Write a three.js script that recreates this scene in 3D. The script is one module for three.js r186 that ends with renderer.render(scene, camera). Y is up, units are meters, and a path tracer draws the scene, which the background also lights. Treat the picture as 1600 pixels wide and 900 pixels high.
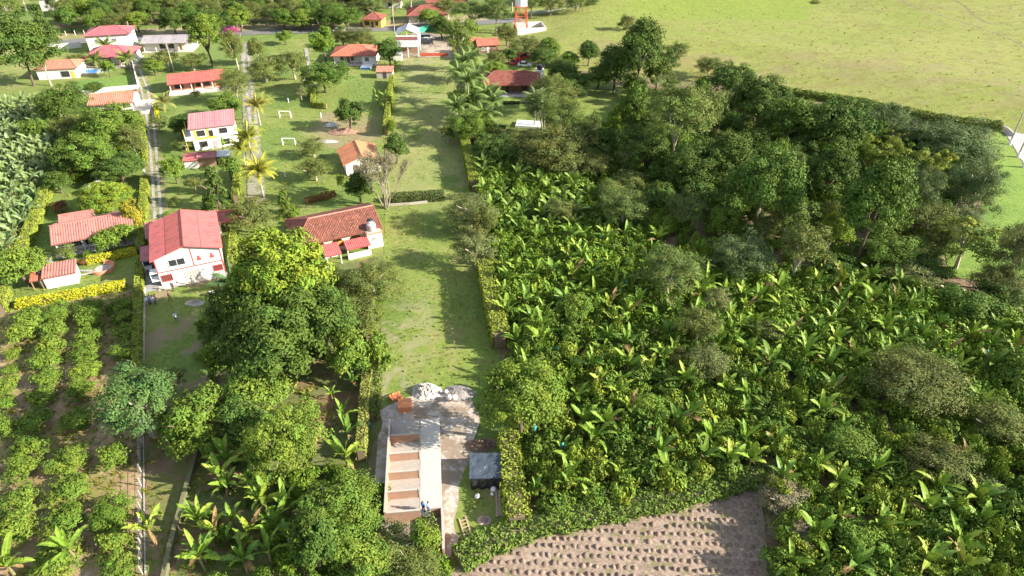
import * as THREE from 'three';
import { MarchingCubes } from 'three/addons/objects/MarchingCubes.js';
import { mergeGeometries } from 'three/addons/utils/BufferGeometryUtils.js';

// ---------------------------------------------------------------- camera, sky, sun, exposure
const scene = new THREE.Scene();
const EYE = 65, PITCH = THREE.MathUtils.degToRad(35.4), FOCAL = 1067;      // drone height in metres, tilt, focal length for a 1600 px wide frame
const camera = new THREE.PerspectiveCamera(2 * Math.atan(450 / FOCAL) * 180 / Math.PI, 16 / 9, 0.5, 6000);
camera.position.set(0, EYE, 0);
camera.rotation.set(-PITCH, 0, 0);
const SUN_EL = THREE.MathUtils.degToRad(25.5), SUN_AZ = THREE.MathUtils.degToRad(11);
const toSun = new THREE.Vector3(Math.cos(SUN_EL) * Math.cos(SUN_AZ), Math.sin(SUN_EL), Math.cos(SUN_EL) * Math.sin(SUN_AZ));
{ // thin bright tropical haze: pale at the horizon, soft blue overhead, brighter round the sun
  const W = 256, H = 128, d = new Float32Array(W * H * 4), v = new THREE.Vector3();
  for (let j = 0; j < H; j++) for (let i = 0; i < W; i++) {
    const el = ((j + 0.5) / H - 0.5) * Math.PI, az = ((i + 0.5) / W - 0.5) * 2 * Math.PI; v.set(Math.cos(el) * Math.cos(az), Math.sin(el), Math.cos(el) * Math.sin(az));
    const up = Math.max(0, v.y), t = Math.pow(1 - up, 2.2), c = Math.max(0, v.dot(toSun)), glow = 0.1 * Math.pow(c, 6) + 0.06 * Math.pow(c, 40), o = (j * W + i) * 4;
    d[o] = 0.155 + 0.11 * t + glow; d[o + 1] = 0.187 + 0.095 * t + glow * 0.95; d[o + 2] = 0.25 + 0.06 * t + glow * 0.88; d[o + 3] = 1;
  }
  const skyMap = new THREE.DataTexture(d, W, H, THREE.RGBAFormat, THREE.FloatType); skyMap.mapping = THREE.EquirectangularReflectionMapping; skyMap.magFilter = THREE.LinearFilter; skyMap.needsUpdate = true;
  scene.background = skyMap; scene.environment = skyMap;
}
const sun = new THREE.DirectionalLight(0xfff5e6, 4.2);
sun.name = 'sun'; sun.position.set(0, 0, -130).addScaledVector(toSun, 400); sun.target.position.set(0, 0, -130);
sun.castShadow = true; sun.shadow.mapSize.set(4096, 4096);
Object.assign(sun.shadow.camera, { left: -260, right: 260, top: 260, bottom: -260, near: 1, far: 900 });
scene.add(sun, sun.target);
const renderer = new THREE.WebGLRenderer({ antialias: true });
renderer.toneMapping = THREE.LinearToneMapping;
renderer.toneMappingExposure = 3.7;
renderer.shadowMap.enabled = true;

// ---------------------------------------------------------------- helpers
function rng(seed) { let s = seed | 0; return () => { s = (s + 0x6d2b79f5) | 0; let t = Math.imul(s ^ (s >>> 15), 1 | s); t = (t + Math.imul(t ^ (t >>> 7), 61 | t)) ^ t; return ((t ^ (t >>> 14)) >>> 0) / 4294967296; }; }
const V = (x, y, z) => new THREE.Vector3(x, y, z);
const lerp = (a, b, t) => a + (b - a) * t, clamp = (x, a = 0, b = 1) => Math.max(a, Math.min(b, x));
const smooth = (a, b, x) => { const t = clamp((x - a) / (b - a)); return t * t * (3 - 2 * t); };
const mix3 = (a, b, t) => [lerp(a[0], b[0], t), lerp(a[1], b[1], t), lerp(a[2], b[2], t)];
const LAT = new Float32Array(65536); { const r = rng(77); for (let i = 0; i < 65536; i++) LAT[i] = r(); }
function vnoise(x, y) {
  const ix = Math.floor(x), iy = Math.floor(y), fx = x - ix, fy = y - iy, u = fx * fx * (3 - 2 * fx), v = fy * fy * (3 - 2 * fy);
  const a = LAT[((iy & 255) << 8) | (ix & 255)], b = LAT[((iy & 255) << 8) | ((ix + 1) & 255)], c = LAT[(((iy + 1) & 255) << 8) | (ix & 255)], d = LAT[(((iy + 1) & 255) << 8) | ((ix + 1) & 255)];
  return lerp(lerp(a, b, u), lerp(c, d, u), v);
}
function fbm(x, y, o = 4) { let s = 0, a = 0.5, n = 0; for (let i = 0; i < o; i++) { s += a * vnoise(x, y); n += a; a *= 0.55; x = x * 2.03 + 17.3; y = y * 2.03 + 9.7; } return s / n; }
// Survey of the photograph: where the sight line through a photo point meets the level h above the ground.
function survey(u, v, h = 0) {
  const x = (u - 800) / FOCAL, y = (450 - v) / FOCAL, dy = y * Math.cos(PITCH) - Math.sin(PITCH), dz = -y * Math.sin(PITCH) - Math.cos(PITCH), t = (h - EYE) / dy;
  return { x: x * t, z: dz * t, scale: FOCAL / t, tilt: Math.atan2(-dy, Math.hypot(x, dz)) };
}
const ground = (pts) => pts.map(([u, v]) => { const s = survey(u, v); return [s.x, s.z]; });
const used = new Map();
function numbered(name) { const n = used.get(name) ?? 0; used.set(name, n + 1); return n ? name + '_' + String(n).padStart(3, '0') : name; }
function shade(o) { o.traverse((m) => { if (m.isMesh) { m.castShadow = true; m.receiveShadow = true; } }); return o; }
function tag(o, label, category, group, kind) {
  o.userData.label = label; if (category) o.userData.category = category; if (group) o.userData.group = group; if (kind) o.userData.kind = kind;
  return o;
}
function thing(name, label, category, [x, y, z] = [0, 0, 0], turn = 0, group) {
  const o = new THREE.Group(); o.name = numbered(name); o.position.set(x, y, z); o.rotation.y = turn; scene.add(o);
  return tag(o, label, category, group);
}
function part(parent, name, geo, mat) { const m = new THREE.Mesh(geo, mat); m.name = name; m.castShadow = m.receiveShadow = true; parent.add(m); return m; }
function single(name, label, category, geo, mat, pos = [0, 0, 0], turn = 0, group) {
  const m = new THREE.Mesh(geo, mat); m.name = numbered(name); m.castShadow = m.receiveShadow = true; m.position.set(...pos); m.rotation.y = turn; scene.add(m);
  return tag(m, label, category, group);
}
// Geometry collector: flat-shaded faces with uv in metres and a colour of their own.
class G {
  constructor() { this.p = []; this.n = []; this.t = []; this.c = []; }
  tri(a, b, c, k = [1, 1, 1], uv) {
    const ux = b[0] - a[0], uy = b[1] - a[1], uz = b[2] - a[2], vx = c[0] - a[0], vy = c[1] - a[1], vz = c[2] - a[2];
    let nx = uy * vz - uz * vy, ny = uz * vx - ux * vz, nz = ux * vy - uy * vx; const l = Math.hypot(nx, ny, nz) || 1; nx /= l; ny /= l; nz /= l;
    const ax = Math.abs(nx), ay = Math.abs(ny), az = Math.abs(nz);
    [a, b, c].forEach((q, i) => {
      this.p.push(q[0], q[1], q[2]); this.n.push(nx, ny, nz); this.c.push(k[0], k[1], k[2]);
      if (uv) this.t.push(uv[i][0], uv[i][1]); else if (ay >= ax && ay >= az) this.t.push(q[0], q[2]); else if (ax > az) this.t.push(q[2], q[1]); else this.t.push(q[0], q[1]);
    });
  }
  quad(a, b, c, d, k, uv) { this.tri(a, b, c, k, uv && [uv[0], uv[1], uv[2]]); this.tri(a, c, d, k, uv && [uv[0], uv[2], uv[3]]); return this; }
  box(x0, x1, y0, y1, z0, z1, k) {
    const P = (i) => [i & 1 ? x1 : x0, i & 2 ? y1 : y0, i & 4 ? z1 : z0];
    for (const [a, b, c, d] of [[4, 5, 7, 6], [1, 0, 2, 3], [5, 1, 3, 7], [0, 4, 6, 2], [6, 7, 3, 2], [0, 1, 5, 4]]) this.quad(P(a), P(b), P(c), P(d), k);
    return this;
  }
  tube(a, b, ra, rb, n = 6, k, caps = true) {
    const A = V(...a), B = V(...b), d = B.clone().sub(A).normalize(), s = Math.abs(d.y) < 0.9 ? V(0, 1, 0) : V(1, 0, 0), e = s.cross(d).normalize(), f = d.clone().cross(e);
    const q = (o, r, i) => { const w = i / n * Math.PI * 2; return [o.x + (e.x * Math.cos(w) + f.x * Math.sin(w)) * r, o.y + (e.y * Math.cos(w) + f.y * Math.sin(w)) * r, o.z + (e.z * Math.cos(w) + f.z * Math.sin(w)) * r]; };
    for (let i = 0; i < n; i++) { this.quad(q(A, ra, i), q(A, ra, i + 1), q(B, rb, i + 1), q(B, rb, i), k); if (caps) { this.tri(b, q(B, rb, i), q(B, rb, i + 1), k); } }
    return this;
  }
  geo() {
    const g = new THREE.BufferGeometry();
    g.setAttribute('position', new THREE.Float32BufferAttribute(this.p, 3)); g.setAttribute('normal', new THREE.Float32BufferAttribute(this.n, 3));
    g.setAttribute('uv', new THREE.Float32BufferAttribute(this.t, 2)); g.setAttribute('color', new THREE.Float32BufferAttribute(this.c, 3));
    return g;
  }
}
function dataTex(w, h, fn, srgb = false, wrap = true) {
  const d = new Uint8Array(w * h * 4);
  for (let j = 0; j < h; j++) for (let i = 0; i < w; i++) { const c = fn(i, j), o = (j * w + i) * 4; for (let k = 0; k < 3; k++) d[o + k] = clamp(srgb ? 1.055 * Math.pow(Math.max(c[k], 0.0031308), 1 / 2.4) - 0.055 : c[k]) * 255; d[o + 3] = 255; }
  const t = new THREE.DataTexture(d, w, h); t.magFilter = THREE.LinearFilter; t.minFilter = THREE.LinearMipmapLinearFilter; t.generateMipmaps = true;
  t.wrapS = t.wrapT = wrap ? THREE.RepeatWrapping : THREE.ClampToEdgeWrapping; if (srgb) t.colorSpace = THREE.SRGBColorSpace; t.needsUpdate = true;
  return t;
}
// tiling noise: blend across the seams
function tile(fn, n) { return (i, j) => { const a = i / n, b = j / n, w = (x) => smooth(0.75, 1, x); const p = fn(i, j), q = fn(i - n, j), r = fn(i, j - n), s = fn(i - n, j - n); return lerp(lerp(p, q, w(a)), lerp(r, s, w(a)), w(b)); }; }
const wearN = tile((i, j) => fbm(i * 0.03 + 300, j * 0.03 + 300, 6) * 0.6 + fbm(i * 0.25 + 50, j * 0.25 + 50, 2) * 0.4, 512);
const wearTex = dataTex(512, 512, (i, j) => { const v = clamp(0.55 + wearN(i, j) * 0.72, 0, 1); return [v, v * 0.985, v * 0.96]; }, true);
const roofN = tile((i, j) => fbm(i * 0.02 + 90, j * 0.05 + 30, 5), 512), roofM = tile((i, j) => fbm(i * 0.16 + 9, j * 0.16 + 3, 4), 512);
const roofTex = dataTex(512, 512, (i, j) => { const a = roofN(i, j), b = roofM(i, j), st = smooth(0.55, 0.72, a), pale = smooth(0.56, 0.7, b); let k = mix3([0.86, 0.86, 0.86], [0.42, 0.45, 0.47], st * 0.75); k = mix3(k, [1, 1, 1], pale * 0.8); return k; }, true);
const grainN = tile((i, j) => fbm(i * 0.3 + 11, j * 0.3 + 11, 4), 256);
const grainTex = dataTex(256, 256, (i, j) => { const v = grainN(i, j); return [v, v, v]; });
function texAt(t, metres) { const c = t.clone(); c.repeat.set(1 / metres, 1 / metres); c.needsUpdate = true; return c; }
const wear8 = texAt(wearTex, 8), wear3 = texAt(wearTex, 3), roof9 = texAt(roofTex, 9), roof5 = texAt(roofTex, 5), grain2 = texAt(grainTex, 2);
const rgb = (r, g, b) => new THREE.Color().setRGB(r, g, b);
const mat = (r, g, b, o = {}) => new THREE.MeshStandardMaterial({ color: rgb(r, g, b), roughness: 0.85, map: wear8, vertexColors: true, side: THREE.DoubleSide, ...o });
const plain = (r, g, b, o = {}) => new THREE.MeshStandardMaterial({ color: rgb(r, g, b), roughness: 0.8, vertexColors: true, side: THREE.DoubleSide, ...o });
function inside(x, z, poly) { let c = false; for (let i = 0, j = poly.length - 1; i < poly.length; j = i++) { const [xi, zi] = poly[i], [xj, zj] = poly[j]; if ((zi > z) !== (zj > z) && x < (xj - xi) * (z - zi) / (zj - zi) + xi) c = !c; } return c; }
function edgeDist(x, z, poly) { let m = 1e9; for (let i = 0, j = poly.length - 1; i < poly.length; j = i++) { const [ax, az] = poly[j], [bx, bz] = poly[i], dx = bx - ax, dz = bz - az, t = clamp(((x - ax) * dx + (z - az) * dz) / (dx * dx + dz * dz)); m = Math.min(m, Math.hypot(x - ax - dx * t, z - az - dz * t)); } return m; }
function scatter(poly, gap, seed, most = 1e6, skip) {
  const r = rng(seed), xs = poly.map((p) => p[0]), zs = poly.map((p) => p[1]), x0 = Math.min(...xs), x1 = Math.max(...xs), z0 = Math.min(...zs), z1 = Math.max(...zs), out = [], cell = new Map();
  const tries = Math.min(40000, Math.round((x1 - x0) * (z1 - z0) / gap / gap * 9));
  for (let k = 0; k < tries && out.length < most; k++) {
    const x = lerp(x0, x1, r()), z = lerp(z0, z1, r()); if (!inside(x, z, poly) || (skip && skip(x, z))) continue;
    const ci = Math.floor(x / gap), cj = Math.floor(z / gap); let ok = true;
    for (let a = -1; a <= 1 && ok; a++) for (let b = -1; b <= 1; b++) for (const q of cell.get((ci + a) + ',' + (cj + b)) ?? []) if (Math.hypot(q[0] - x, q[1] - z) < gap) { ok = false; }
    if (!ok) continue; const q = [x, z, r(), r()]; out.push(q); const key = ci + ',' + cj; if (!cell.has(key)) cell.set(key, []); cell.get(key).push(q);
  }
  return out;
}

// ---------------------------------------------------------------- ground sheets
const SOIL = [0.17, 0.115, 0.07], DRY = [0.22, 0.215, 0.07], GRASS = [0.155, 0.205, 0.034], LUSH = [0.113, 0.175, 0.027], STRAW = [0.36, 0.29, 0.17], DUST = [0.33, 0.27, 0.205];
function lawnColour(x, z, dry = 0, bare = 0) {
  const a = fbm(x * 0.09 + 40, z * 0.09 + 40, 4), b = fbm(x * 0.6 + 9, z * 0.6 + 3, 3), c = fbm(x * 3.1, z * 3.1, 2);
  let k = mix3(LUSH, GRASS, smooth(0.3, 0.6, a + (c - 0.5) * 0.35));
  k = mix3(k, DRY, smooth(0.52 - dry, 0.85 - dry, b * 0.55 + a * 0.45));
  k = mix3(k, STRAW, smooth(0.72 - bare, 0.86 - bare, b * 0.6 + c * 0.25 + a * 0.15));
  const g = 0.78 + 0.44 * c; return [k[0] * g, k[1] * g, k[2] * g];
}
function rough(poly, step = 1.2, amp = 0.5) {      // an outline with wandering edges
  const out = []; for (let i = 0; i < poly.length; i++) { const [ax, az] = poly[i], [bx, bz] = poly[(i + 1) % poly.length], l = Math.hypot(bx - ax, bz - az), n = Math.max(1, Math.round(l / step)); for (let k = 0; k < n; k++) { const t = k / n, x = lerp(ax, bx, t), z = lerp(az, bz, t); out.push([x + (fbm(x * 0.7 + 5, z * 0.7, 3) - 0.5) * 2 * amp, z + (fbm(x * 0.7, z * 0.7 + 55, 3) - 0.5) * 2 * amp]); } }
  return out;
}
let sheetLevel = 0;
function sheet(name, label, poly, colour, { res = 6, wander = 0.5, level, bump = 0.05 } = {}) {
  const out = wander ? rough(poly, 1.2, wander) : poly, xs = out.map((p) => p[0]), zs = out.map((p) => p[1]);
  const x0 = Math.min(...xs), x1 = Math.max(...xs), z0 = Math.min(...zs), z1 = Math.max(...zs);
  const w = Math.min(2048, Math.max(16, Math.round((x1 - x0) * res))), h = Math.min(2048, Math.max(16, Math.round((z1 - z0) * res)));
  const map = dataTex(w, h, (i, j) => colour(lerp(x0, x1, (i + 0.5) / w), lerp(z1, z0, (j + 0.5) / h)), true, false);
  const g = new THREE.ShapeGeometry(new THREE.Shape(out.map(([x, z]) => new THREE.Vector2(x, -z)))); g.rotateX(-Math.PI / 2);
  const p = g.attributes.position, uv = new Float32Array(p.count * 2); for (let i = 0; i < p.count; i++) { uv[i * 2] = (p.getX(i) - x0) / (x1 - x0); uv[i * 2 + 1] = (z1 - p.getZ(i)) / (z1 - z0); }
  g.setAttribute('uv', new THREE.BufferAttribute(uv, 2));
  const gt = grainTex.clone(); gt.repeat.set((x1 - x0) / 2.2, (z1 - z0) / 2.2); gt.needsUpdate = true;
  const m = new THREE.Mesh(g, new THREE.MeshStandardMaterial({ map, roughness: 1, bumpMap: gt, bumpScale: bump, side: THREE.DoubleSide }));
  m.name = numbered(name); m.receiveShadow = m.castShadow = true; m.position.y = level ?? (sheetLevel += 0.005); m.userData = { kind: 'structure', label }; scene.add(m);
  return m;
}
{ // the land itself, out past everything in view
  const r = [[-1500, 60], [1500, 60], [1500, -1500], [-1500, -1500]];
  sheet('ground', 'green and brown farmland running out past the road', r, (x, z) => lawnColour(x * 0.3, z * 0.3, 0.05), { res: 0.5, wander: 0, level: -0.02 });
}
const underFn = (x, z) => { const a = fbm(x * 0.25, z * 0.25, 4), c = fbm(x * 2, z * 2, 2); return mix3(mix3([0.17, 0.12, 0.07], [0.12, 0.135, 0.04], smooth(0.4, 0.6, a)), [0.24, 0.18, 0.1], smooth(0.55, 0.75, c)); };
sheet('plantation_soil', 'leaf litter and soil under the banana plants', ground([[705, 100], [1000, 90], [1600, 200], [1680, 320], [1700, 900], [1600, 960], [1180, 960], [840, 830], [790, 640], [750, 400]]), underFn, { res: 7 });
sheet('garden_ground', 'leaf litter under the trees beside the grass strip', ground([[365, 440], [600, 400], [605, 900], [600, 960], [150, 960], [230, 560], [330, 540]]), (x, z) => { const a = fbm(x * 0.2 + 7, z * 0.2, 4), c = fbm(x * 2, z * 2, 2); return mix3(mix3([0.10, 0.13, 0.03], [0.14, 0.15, 0.05], smooth(0.4, 0.6, c)), [0.2, 0.12, 0.06], smooth(0.5, 0.66, a * 0.8 + c * 0.2)); }, { res: 8 });
const LOT = ground([[597, 640], [596, 480], [602, 330], [614, 200], [628, 88], [706, 88], [724, 220], [748, 400], [782, 560], [800, 700], [812, 850], [735, 880], [690, 870]]);
sheet('grass_strip', 'long mown grass strip between two hedges', LOT, (x, z) => {
  let k = lawnColour(x, z, 0.02, -0.04); const n = fbm(x * 0.4 + 3, z * 0.12 + 8, 4), m = fbm(x * 0.5 + 70, z * 0.5, 4);
  const worn = smooth(-190, -212, z) * 0.7 + smooth(6, 0, Math.abs(x + 17 + (n - 0.5) * 6)) * smooth(-95, -80, z) * 0.75 + smooth(5, 1, Math.hypot(x + 8, (z + 118) * 0.8)) * 0.7;
  k = mix3(k, mix3(STRAW, DUST, m), clamp(worn) * smooth(0.38, 0.62, m) * 0.7);
  k = mix3(k, [0.27, 0.26, 0.1], smooth(-112, -128, z) * smooth(0.3, 0.6, fbm(x * 0.22 + 31, z * 0.16, 4)) * 0.6);
  return k;
}, { res: 10, wander: 0.25 });
sheet('lawn', 'sunlit lawn with small football goals', ground([[372, 360], [600, 345], [616, 200], [632, 52], [470, 60], [385, 65], [375, 200]]), (x, z) => { const k = lawnColour(x + 90, z, 0.02, -0.05), n = fbm(x * 0.15 + 2, z * 0.15 + 90, 4), d = Math.hypot((x + 42) / 9, (z + 158) / 14); return mix3(k, [0.27, 0.19, 0.12], smooth(1.15, 0.6, d + (n - 0.5) * 1.6) * 0.65); }, { res: 7 });
sheet('lawn', 'garden lawn between the two driveways', ground([[228, 345], [372, 325], [378, 180], [384, 70], [215, 70], [222, 150], [235, 215]]), (x, z) => lawnColour(x - 50, z + 40, 0.04, -0.08), { res: 7 });
sheet('lawn', 'garden lawn left of the long driveway', ground([[10, 480], [222, 445], [228, 300], [222, 170], [110, 150], [95, 260], [80, 300], [50, 370], [10, 440]]), (x, z) => lawnColour(x + 20, z + 140, 0.02, -0.08), { res: 7 });
sheet('lawn', 'bright lawn inside the white garden wall', ground([[112, 128], [212, 116], [217, 138], [118, 148]]), (x, z) => { const k = lawnColour(x, z, -0.2, -0.2); return [k[0] * 0.9, k[1] * 1.1, k[2]]; }, { res: 5, wander: 0.2 });
sheet('yard', 'shaded yard in front of the red-roofed house', ground([[226, 460], [372, 425], [372, 600], [300, 640], [224, 640]]), (x, z) => { const k = lawnColour(x - 9, z + 60, 0.06, 0.02), n = fbm(x * 0.3, z * 0.3 + 31, 4); return mix3(k, [0.24, 0.18, 0.11], smooth(0.52, 0.68, n) * 0.8); }, { res: 10 });
sheet('paved_yard', 'grey paved yard beside the red-roofed house', ground([[224, 395], [243, 398], [256, 452], [228, 457]]), (x, z) => { const v = 0.2 + 0.16 * fbm(x * 1.3, z * 1.3, 4); return [v, v * 0.97, v * 0.92]; }, { res: 12, wander: 0.1 });
sheet('orchard_soil', 'bare brown soil between the citrus trees', ground([[-90, 530], [28, 482], [212, 452], [220, 640], [224, 800], [226, 960], [-90, 960]]), (x, z) => { const a = fbm(x * 0.16, z * 0.16 + 60, 4), b = fbm(x * 0.9, z * 0.9, 4), c = fbm(x * 4, z * 4, 2); let k = mix3([0.28, 0.185, 0.1], [0.36, 0.255, 0.145], smooth(0.35, 0.65, b)); k = mix3(k, [0.2, 0.185, 0.05], smooth(0.47, 0.66, a * 0.6 + c * 0.4)); k = mix3(k, [0.42, 0.33, 0.22], smooth(0.64, 0.78, b * 0.7 + c * 0.3)); const g = 0.8 + 0.4 * c; return k.map((q) => q * g); }, { res: 11 });
sheet('track_soil', 'brown grass track between the orchard and the mossy wall', ground([[226, 640], [345, 640], [262, 960], [226, 960]]), (x, z) => { const b = fbm(x * 0.7, z * 0.7 + 5, 4), c = fbm(x * 4, z * 4, 2); const k = mix3([0.2, 0.14, 0.08], [0.14, 0.15, 0.04], smooth(0.4, 0.6, b)); const g = 0.8 + 0.4 * c; return k.map((q) => q * g); }, { res: 11 });
const PASTURE = ground([[740, 95], [850, 105], [1000, 120], [1165, 133], [1300, 160], [1450, 190], [1560, 205], [1760, 240], [1990, 40], [1900, -60], [900, -60], [820, 20]]);
const pastureHeight = (x, z) => smooth(0, 30, inside(x, z, PASTURE) ? edgeDist(x, z, PASTURE) : 0) * (0.4 + 6.5 * fbm(x * 0.011 + 5, z * 0.016, 2) + 0.5 * fbm(x * 0.12, z * 0.12 + 7, 3) + 0.28 * fbm(x * 0.5, z * 0.5, 2));
{ // rolling pasture with terracettes trodden by cattle
  const m = sheet('pasture', 'sunlit rolling pasture with trodden paths', PASTURE, (x, z) => {
    const a = fbm(x * 0.02, z * 0.03 + 4, 4), b = fbm(x * 0.14 + 3, z * 0.3, 4), c = fbm(x * 1.1, z * 1.6, 3), e = fbm(x * 0.35 + 9, z * 0.9, 3);
    let k = mix3([0.235, 0.285, 0.05], [0.28, 0.305, 0.075], smooth(0.35, 0.62, a)); k = mix3(k, [0.275, 0.265, 0.085], smooth(0.5, 0.74, b * 0.7 + a * 0.3)); k = mix3(k, [0.17, 0.185, 0.035], smooth(0.55, 0.72, c) * 0.7); k = mix3(k, [0.2, 0.2, 0.045], smooth(0.52, 0.68, e) * 0.6);
    const fx = x - (126.7 - (z + 292.4) * 0.557), fz = z + 247 + (x - 102) * -0.02; if (fx < 0 && fz < 0 && x > -10) k = mix3(k, [0.2, 0.27, 0.03], smooth(0, -1.2, fx) * smooth(0, -5, fz) * smooth(20, 60, x) * (0.55 + 0.45 * smooth(0.4, 0.6, e)));
    const band = Math.abs((z + 205) - (x - 60) * 0.32 + (a - 0.5) * 20); k = mix3(k, [0.27, 0.24, 0.1], smooth(12, 3, band) * smooth(0.42, 0.7, b + 0.1) * 0.7);
    const path = Math.abs(x - 158 + (z + 210) * -0.22 + 3 * Math.sin(z * 0.09)); k = mix3(k, [0.22, 0.17, 0.1], smooth(0.8, 0.2, path + (c - 0.5)) * 0.85);
    for (const [x0, sl, za] of [[156, 0.5, -238], [192, 0.66, -238]]) { const tr = Math.abs(x - x0 - (-292 - z) * -sl * 0.2 + 1.5 * Math.sin(z * 0.2)); if (z < za) k = mix3(k, [0.17, 0.14, 0.075], smooth(0.9, 0.25, tr + (c - 0.5) * 1.4) * 0.7); }
    k = mix3(k, [0.34, 0.3, 0.2], smooth(0.74, 0.82, fbm(x * 0.5 + 40, z * 0.7, 4)) * 0.6);
    return k.map((q) => q * (0.78 + 0.44 * c));
  }, { res: 6, wander: 0, bump: 0.22 }), old = m.geometry, box = new THREE.Box3().setFromBufferAttribute(old.attributes.position), P = [], U = [], I = [], n = 190, q = 130, id = new Int32Array((n + 1) * (q + 1)).fill(-1), X = (i) => lerp(box.min.x, box.max.x, i / n), Z = (j) => lerp(box.min.z, box.max.z, j / q), put = (i, j) => { const k = j * (n + 1) + i; if (id[k] < 0) { id[k] = P.length / 3; P.push(X(i), pastureHeight(X(i), Z(j)), Z(j)); U.push(i / n, 1 - j / q); } return id[k]; };
  for (let j = 0; j < q; j++) for (let i = 0; i < n; i++) if (inside((X(i) + X(i + 1)) / 2, (Z(j) + Z(j + 1)) / 2, PASTURE)) { const a = put(i, j), b = put(i + 1, j), c = put(i + 1, j + 1), d = put(i, j + 1); I.push(a, d, c, a, c, b); }
  const g = new THREE.BufferGeometry(); g.setAttribute('position', new THREE.Float32BufferAttribute(P, 3)); g.setAttribute('uv', new THREE.Float32BufferAttribute(U, 2)); g.setIndex(I); g.computeVertexNormals(); m.geometry = g;
}
sheet('lawn', 'shady green lawn around the ranch house', ground([[742, 92], [850, 85], [900, 112], [985, 140], [985, 245], [880, 222], [800, 215], [735, 205]]), (x, z) => { return lawnColour(x + 30, z + 80, -0.05, -0.12); }, { res: 6 });
sheet('verge', 'bright mown verge beside the street lamps', ground([[1546, 200], [1570, 210], [1600, 262], [1660, 360], [1700, 470], [1590, 450], [1480, 430], [1476, 380], [1530, 350], [1545, 260]]), (x, z) => { const k = lawnColour(x, z, -0.15, -0.2); return [k[0] * 1.05, k[1] * 1.2, k[2]]; }, { res: 7 });
sheet('lane', 'pale concrete lane past the street lamps', ground([[1553, 196], [1566, 196], [1600, 207], [1700, 225], [1760, 330], [1660, 355], [1603, 262], [1572, 210]]), (x, z) => { const v = 0.34 + 0.14 * fbm(x * 0.8, z * 0.8, 4); return [v, v * 0.93, v * 0.85]; }, { res: 7, wander: 0.2 });
const PLOT = ground([[655, 925], [725, 878], [830, 830], [990, 800], [1188, 752], [1196, 830], [1200, 925]]);
sheet('tilled_plot', 'bare tilled plot with rows of planting mounds', PLOT, (x, z) => { const a = fbm(x * 0.5, z * 0.5 + 4, 4), c = fbm(x * 5, z * 5, 3); let k = mix3([0.235, 0.17, 0.125], [0.32, 0.245, 0.185], smooth(0.35, 0.62, a * 0.5 + c * 0.5)); k = mix3(k, [0.16, 0.16, 0.055], smooth(0.56, 0.7, fbm(x * 1.4 + 60, z * 1.4, 4)) * 0.7); return k.map((q) => q * (0.8 + 0.4 * c)); }, { res: 22, wander: 0.4, bump: 0.08 });
const ROAD = [[-330, 226], [-170, 86], [0, 72], [100, 66], [300, 55], [420, 50], [540, 47], [640, 44], [760, 35], [880, 26], [930, 22], [950, 14], [985, -6], [1010, -40]];
function strip(pts, width) { const c = ground(pts), L = [], R = []; for (let i = 0; i < c.length; i++) { const a = c[Math.max(0, i - 1)], b = c[Math.min(c.length - 1, i + 1)], l = Math.hypot(b[0] - a[0], b[1] - a[1]), nx = -(b[1] - a[1]) / l, nz = (b[0] - a[0]) / l; L.push([c[i][0] + nx * width / 2, c[i][1] + nz * width / 2]); R.push([c[i][0] - nx * width / 2, c[i][1] - nz * width / 2]); } return [...L, ...R.reverse()]; }
sheet('road_verge', 'dry straw-coloured verge along the road', strip(ROAD.slice(0, 9).map(([u, v]) => [u, v - 7]), 11), (x, z) => { const b = fbm(x * 0.4, z * 0.4, 4); return mix3([0.34, 0.27, 0.15], [0.2, 0.2, 0.07], smooth(0.42, 0.66, b)); }, { res: 4 });
sheet('road', 'grey asphalt road crossing behind the houses', strip(ROAD, 6.2), (x, z) => { const v = 0.115 + 0.05 * fbm(x * 0.7, z * 0.7, 4); return [v * 1.02, v, v * 0.97]; }, { res: 5, wander: 0.12, bump: 0.01 });
sheet('far_orchard_soil', 'brown soil under the orchard across the road', ground([[90, 44], [560, 30], [600, -50], [60, -50]]), (x, z) => { const b = fbm(x * 0.12, z * 0.12, 4); return mix3([0.2, 0.14, 0.075], [0.14, 0.15, 0.045], smooth(0.42, 0.6, b)); }, { res: 3 });
sheet('gravel_drive', 'gravel track with concrete wheel strips beside the palms', strip([[384, 66], [387, 130], [391, 190], [398, 250], [402, 320]], 3.4), (x, z) => { const b = fbm(x * 0.8, z * 0.8, 4); return mix3([0.27, 0.25, 0.2], [0.16, 0.18, 0.06], smooth(0.45, 0.62, b)); }, { res: 6, wander: 0.3 });
sheet('grass_drive', 'grassy driveway between concrete wheel strips', strip([[212, 100], [224, 140], [232, 180], [238, 230], [242, 290], [245, 345], [240, 395]], 4.2), (x, z) => { const b = fbm(x * 0.8, z * 0.8, 4); return mix3([0.13, 0.16, 0.035], [0.25, 0.22, 0.11], smooth(0.42, 0.62, b)); }, { res: 7, wander: 0.3 });
sheet('dirt_yard', 'packed earth yard behind the white frame building', ground([[612, 90], [628, 62], [650, 50], [705, 56], [708, 90]]), (x, z) => { const b = fbm(x * 0.5, z * 0.5, 4); return mix3([0.2, 0.15, 0.11], [0.33, 0.28, 0.21], smooth(0.35, 0.65, b)); }, { res: 6 });
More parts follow.
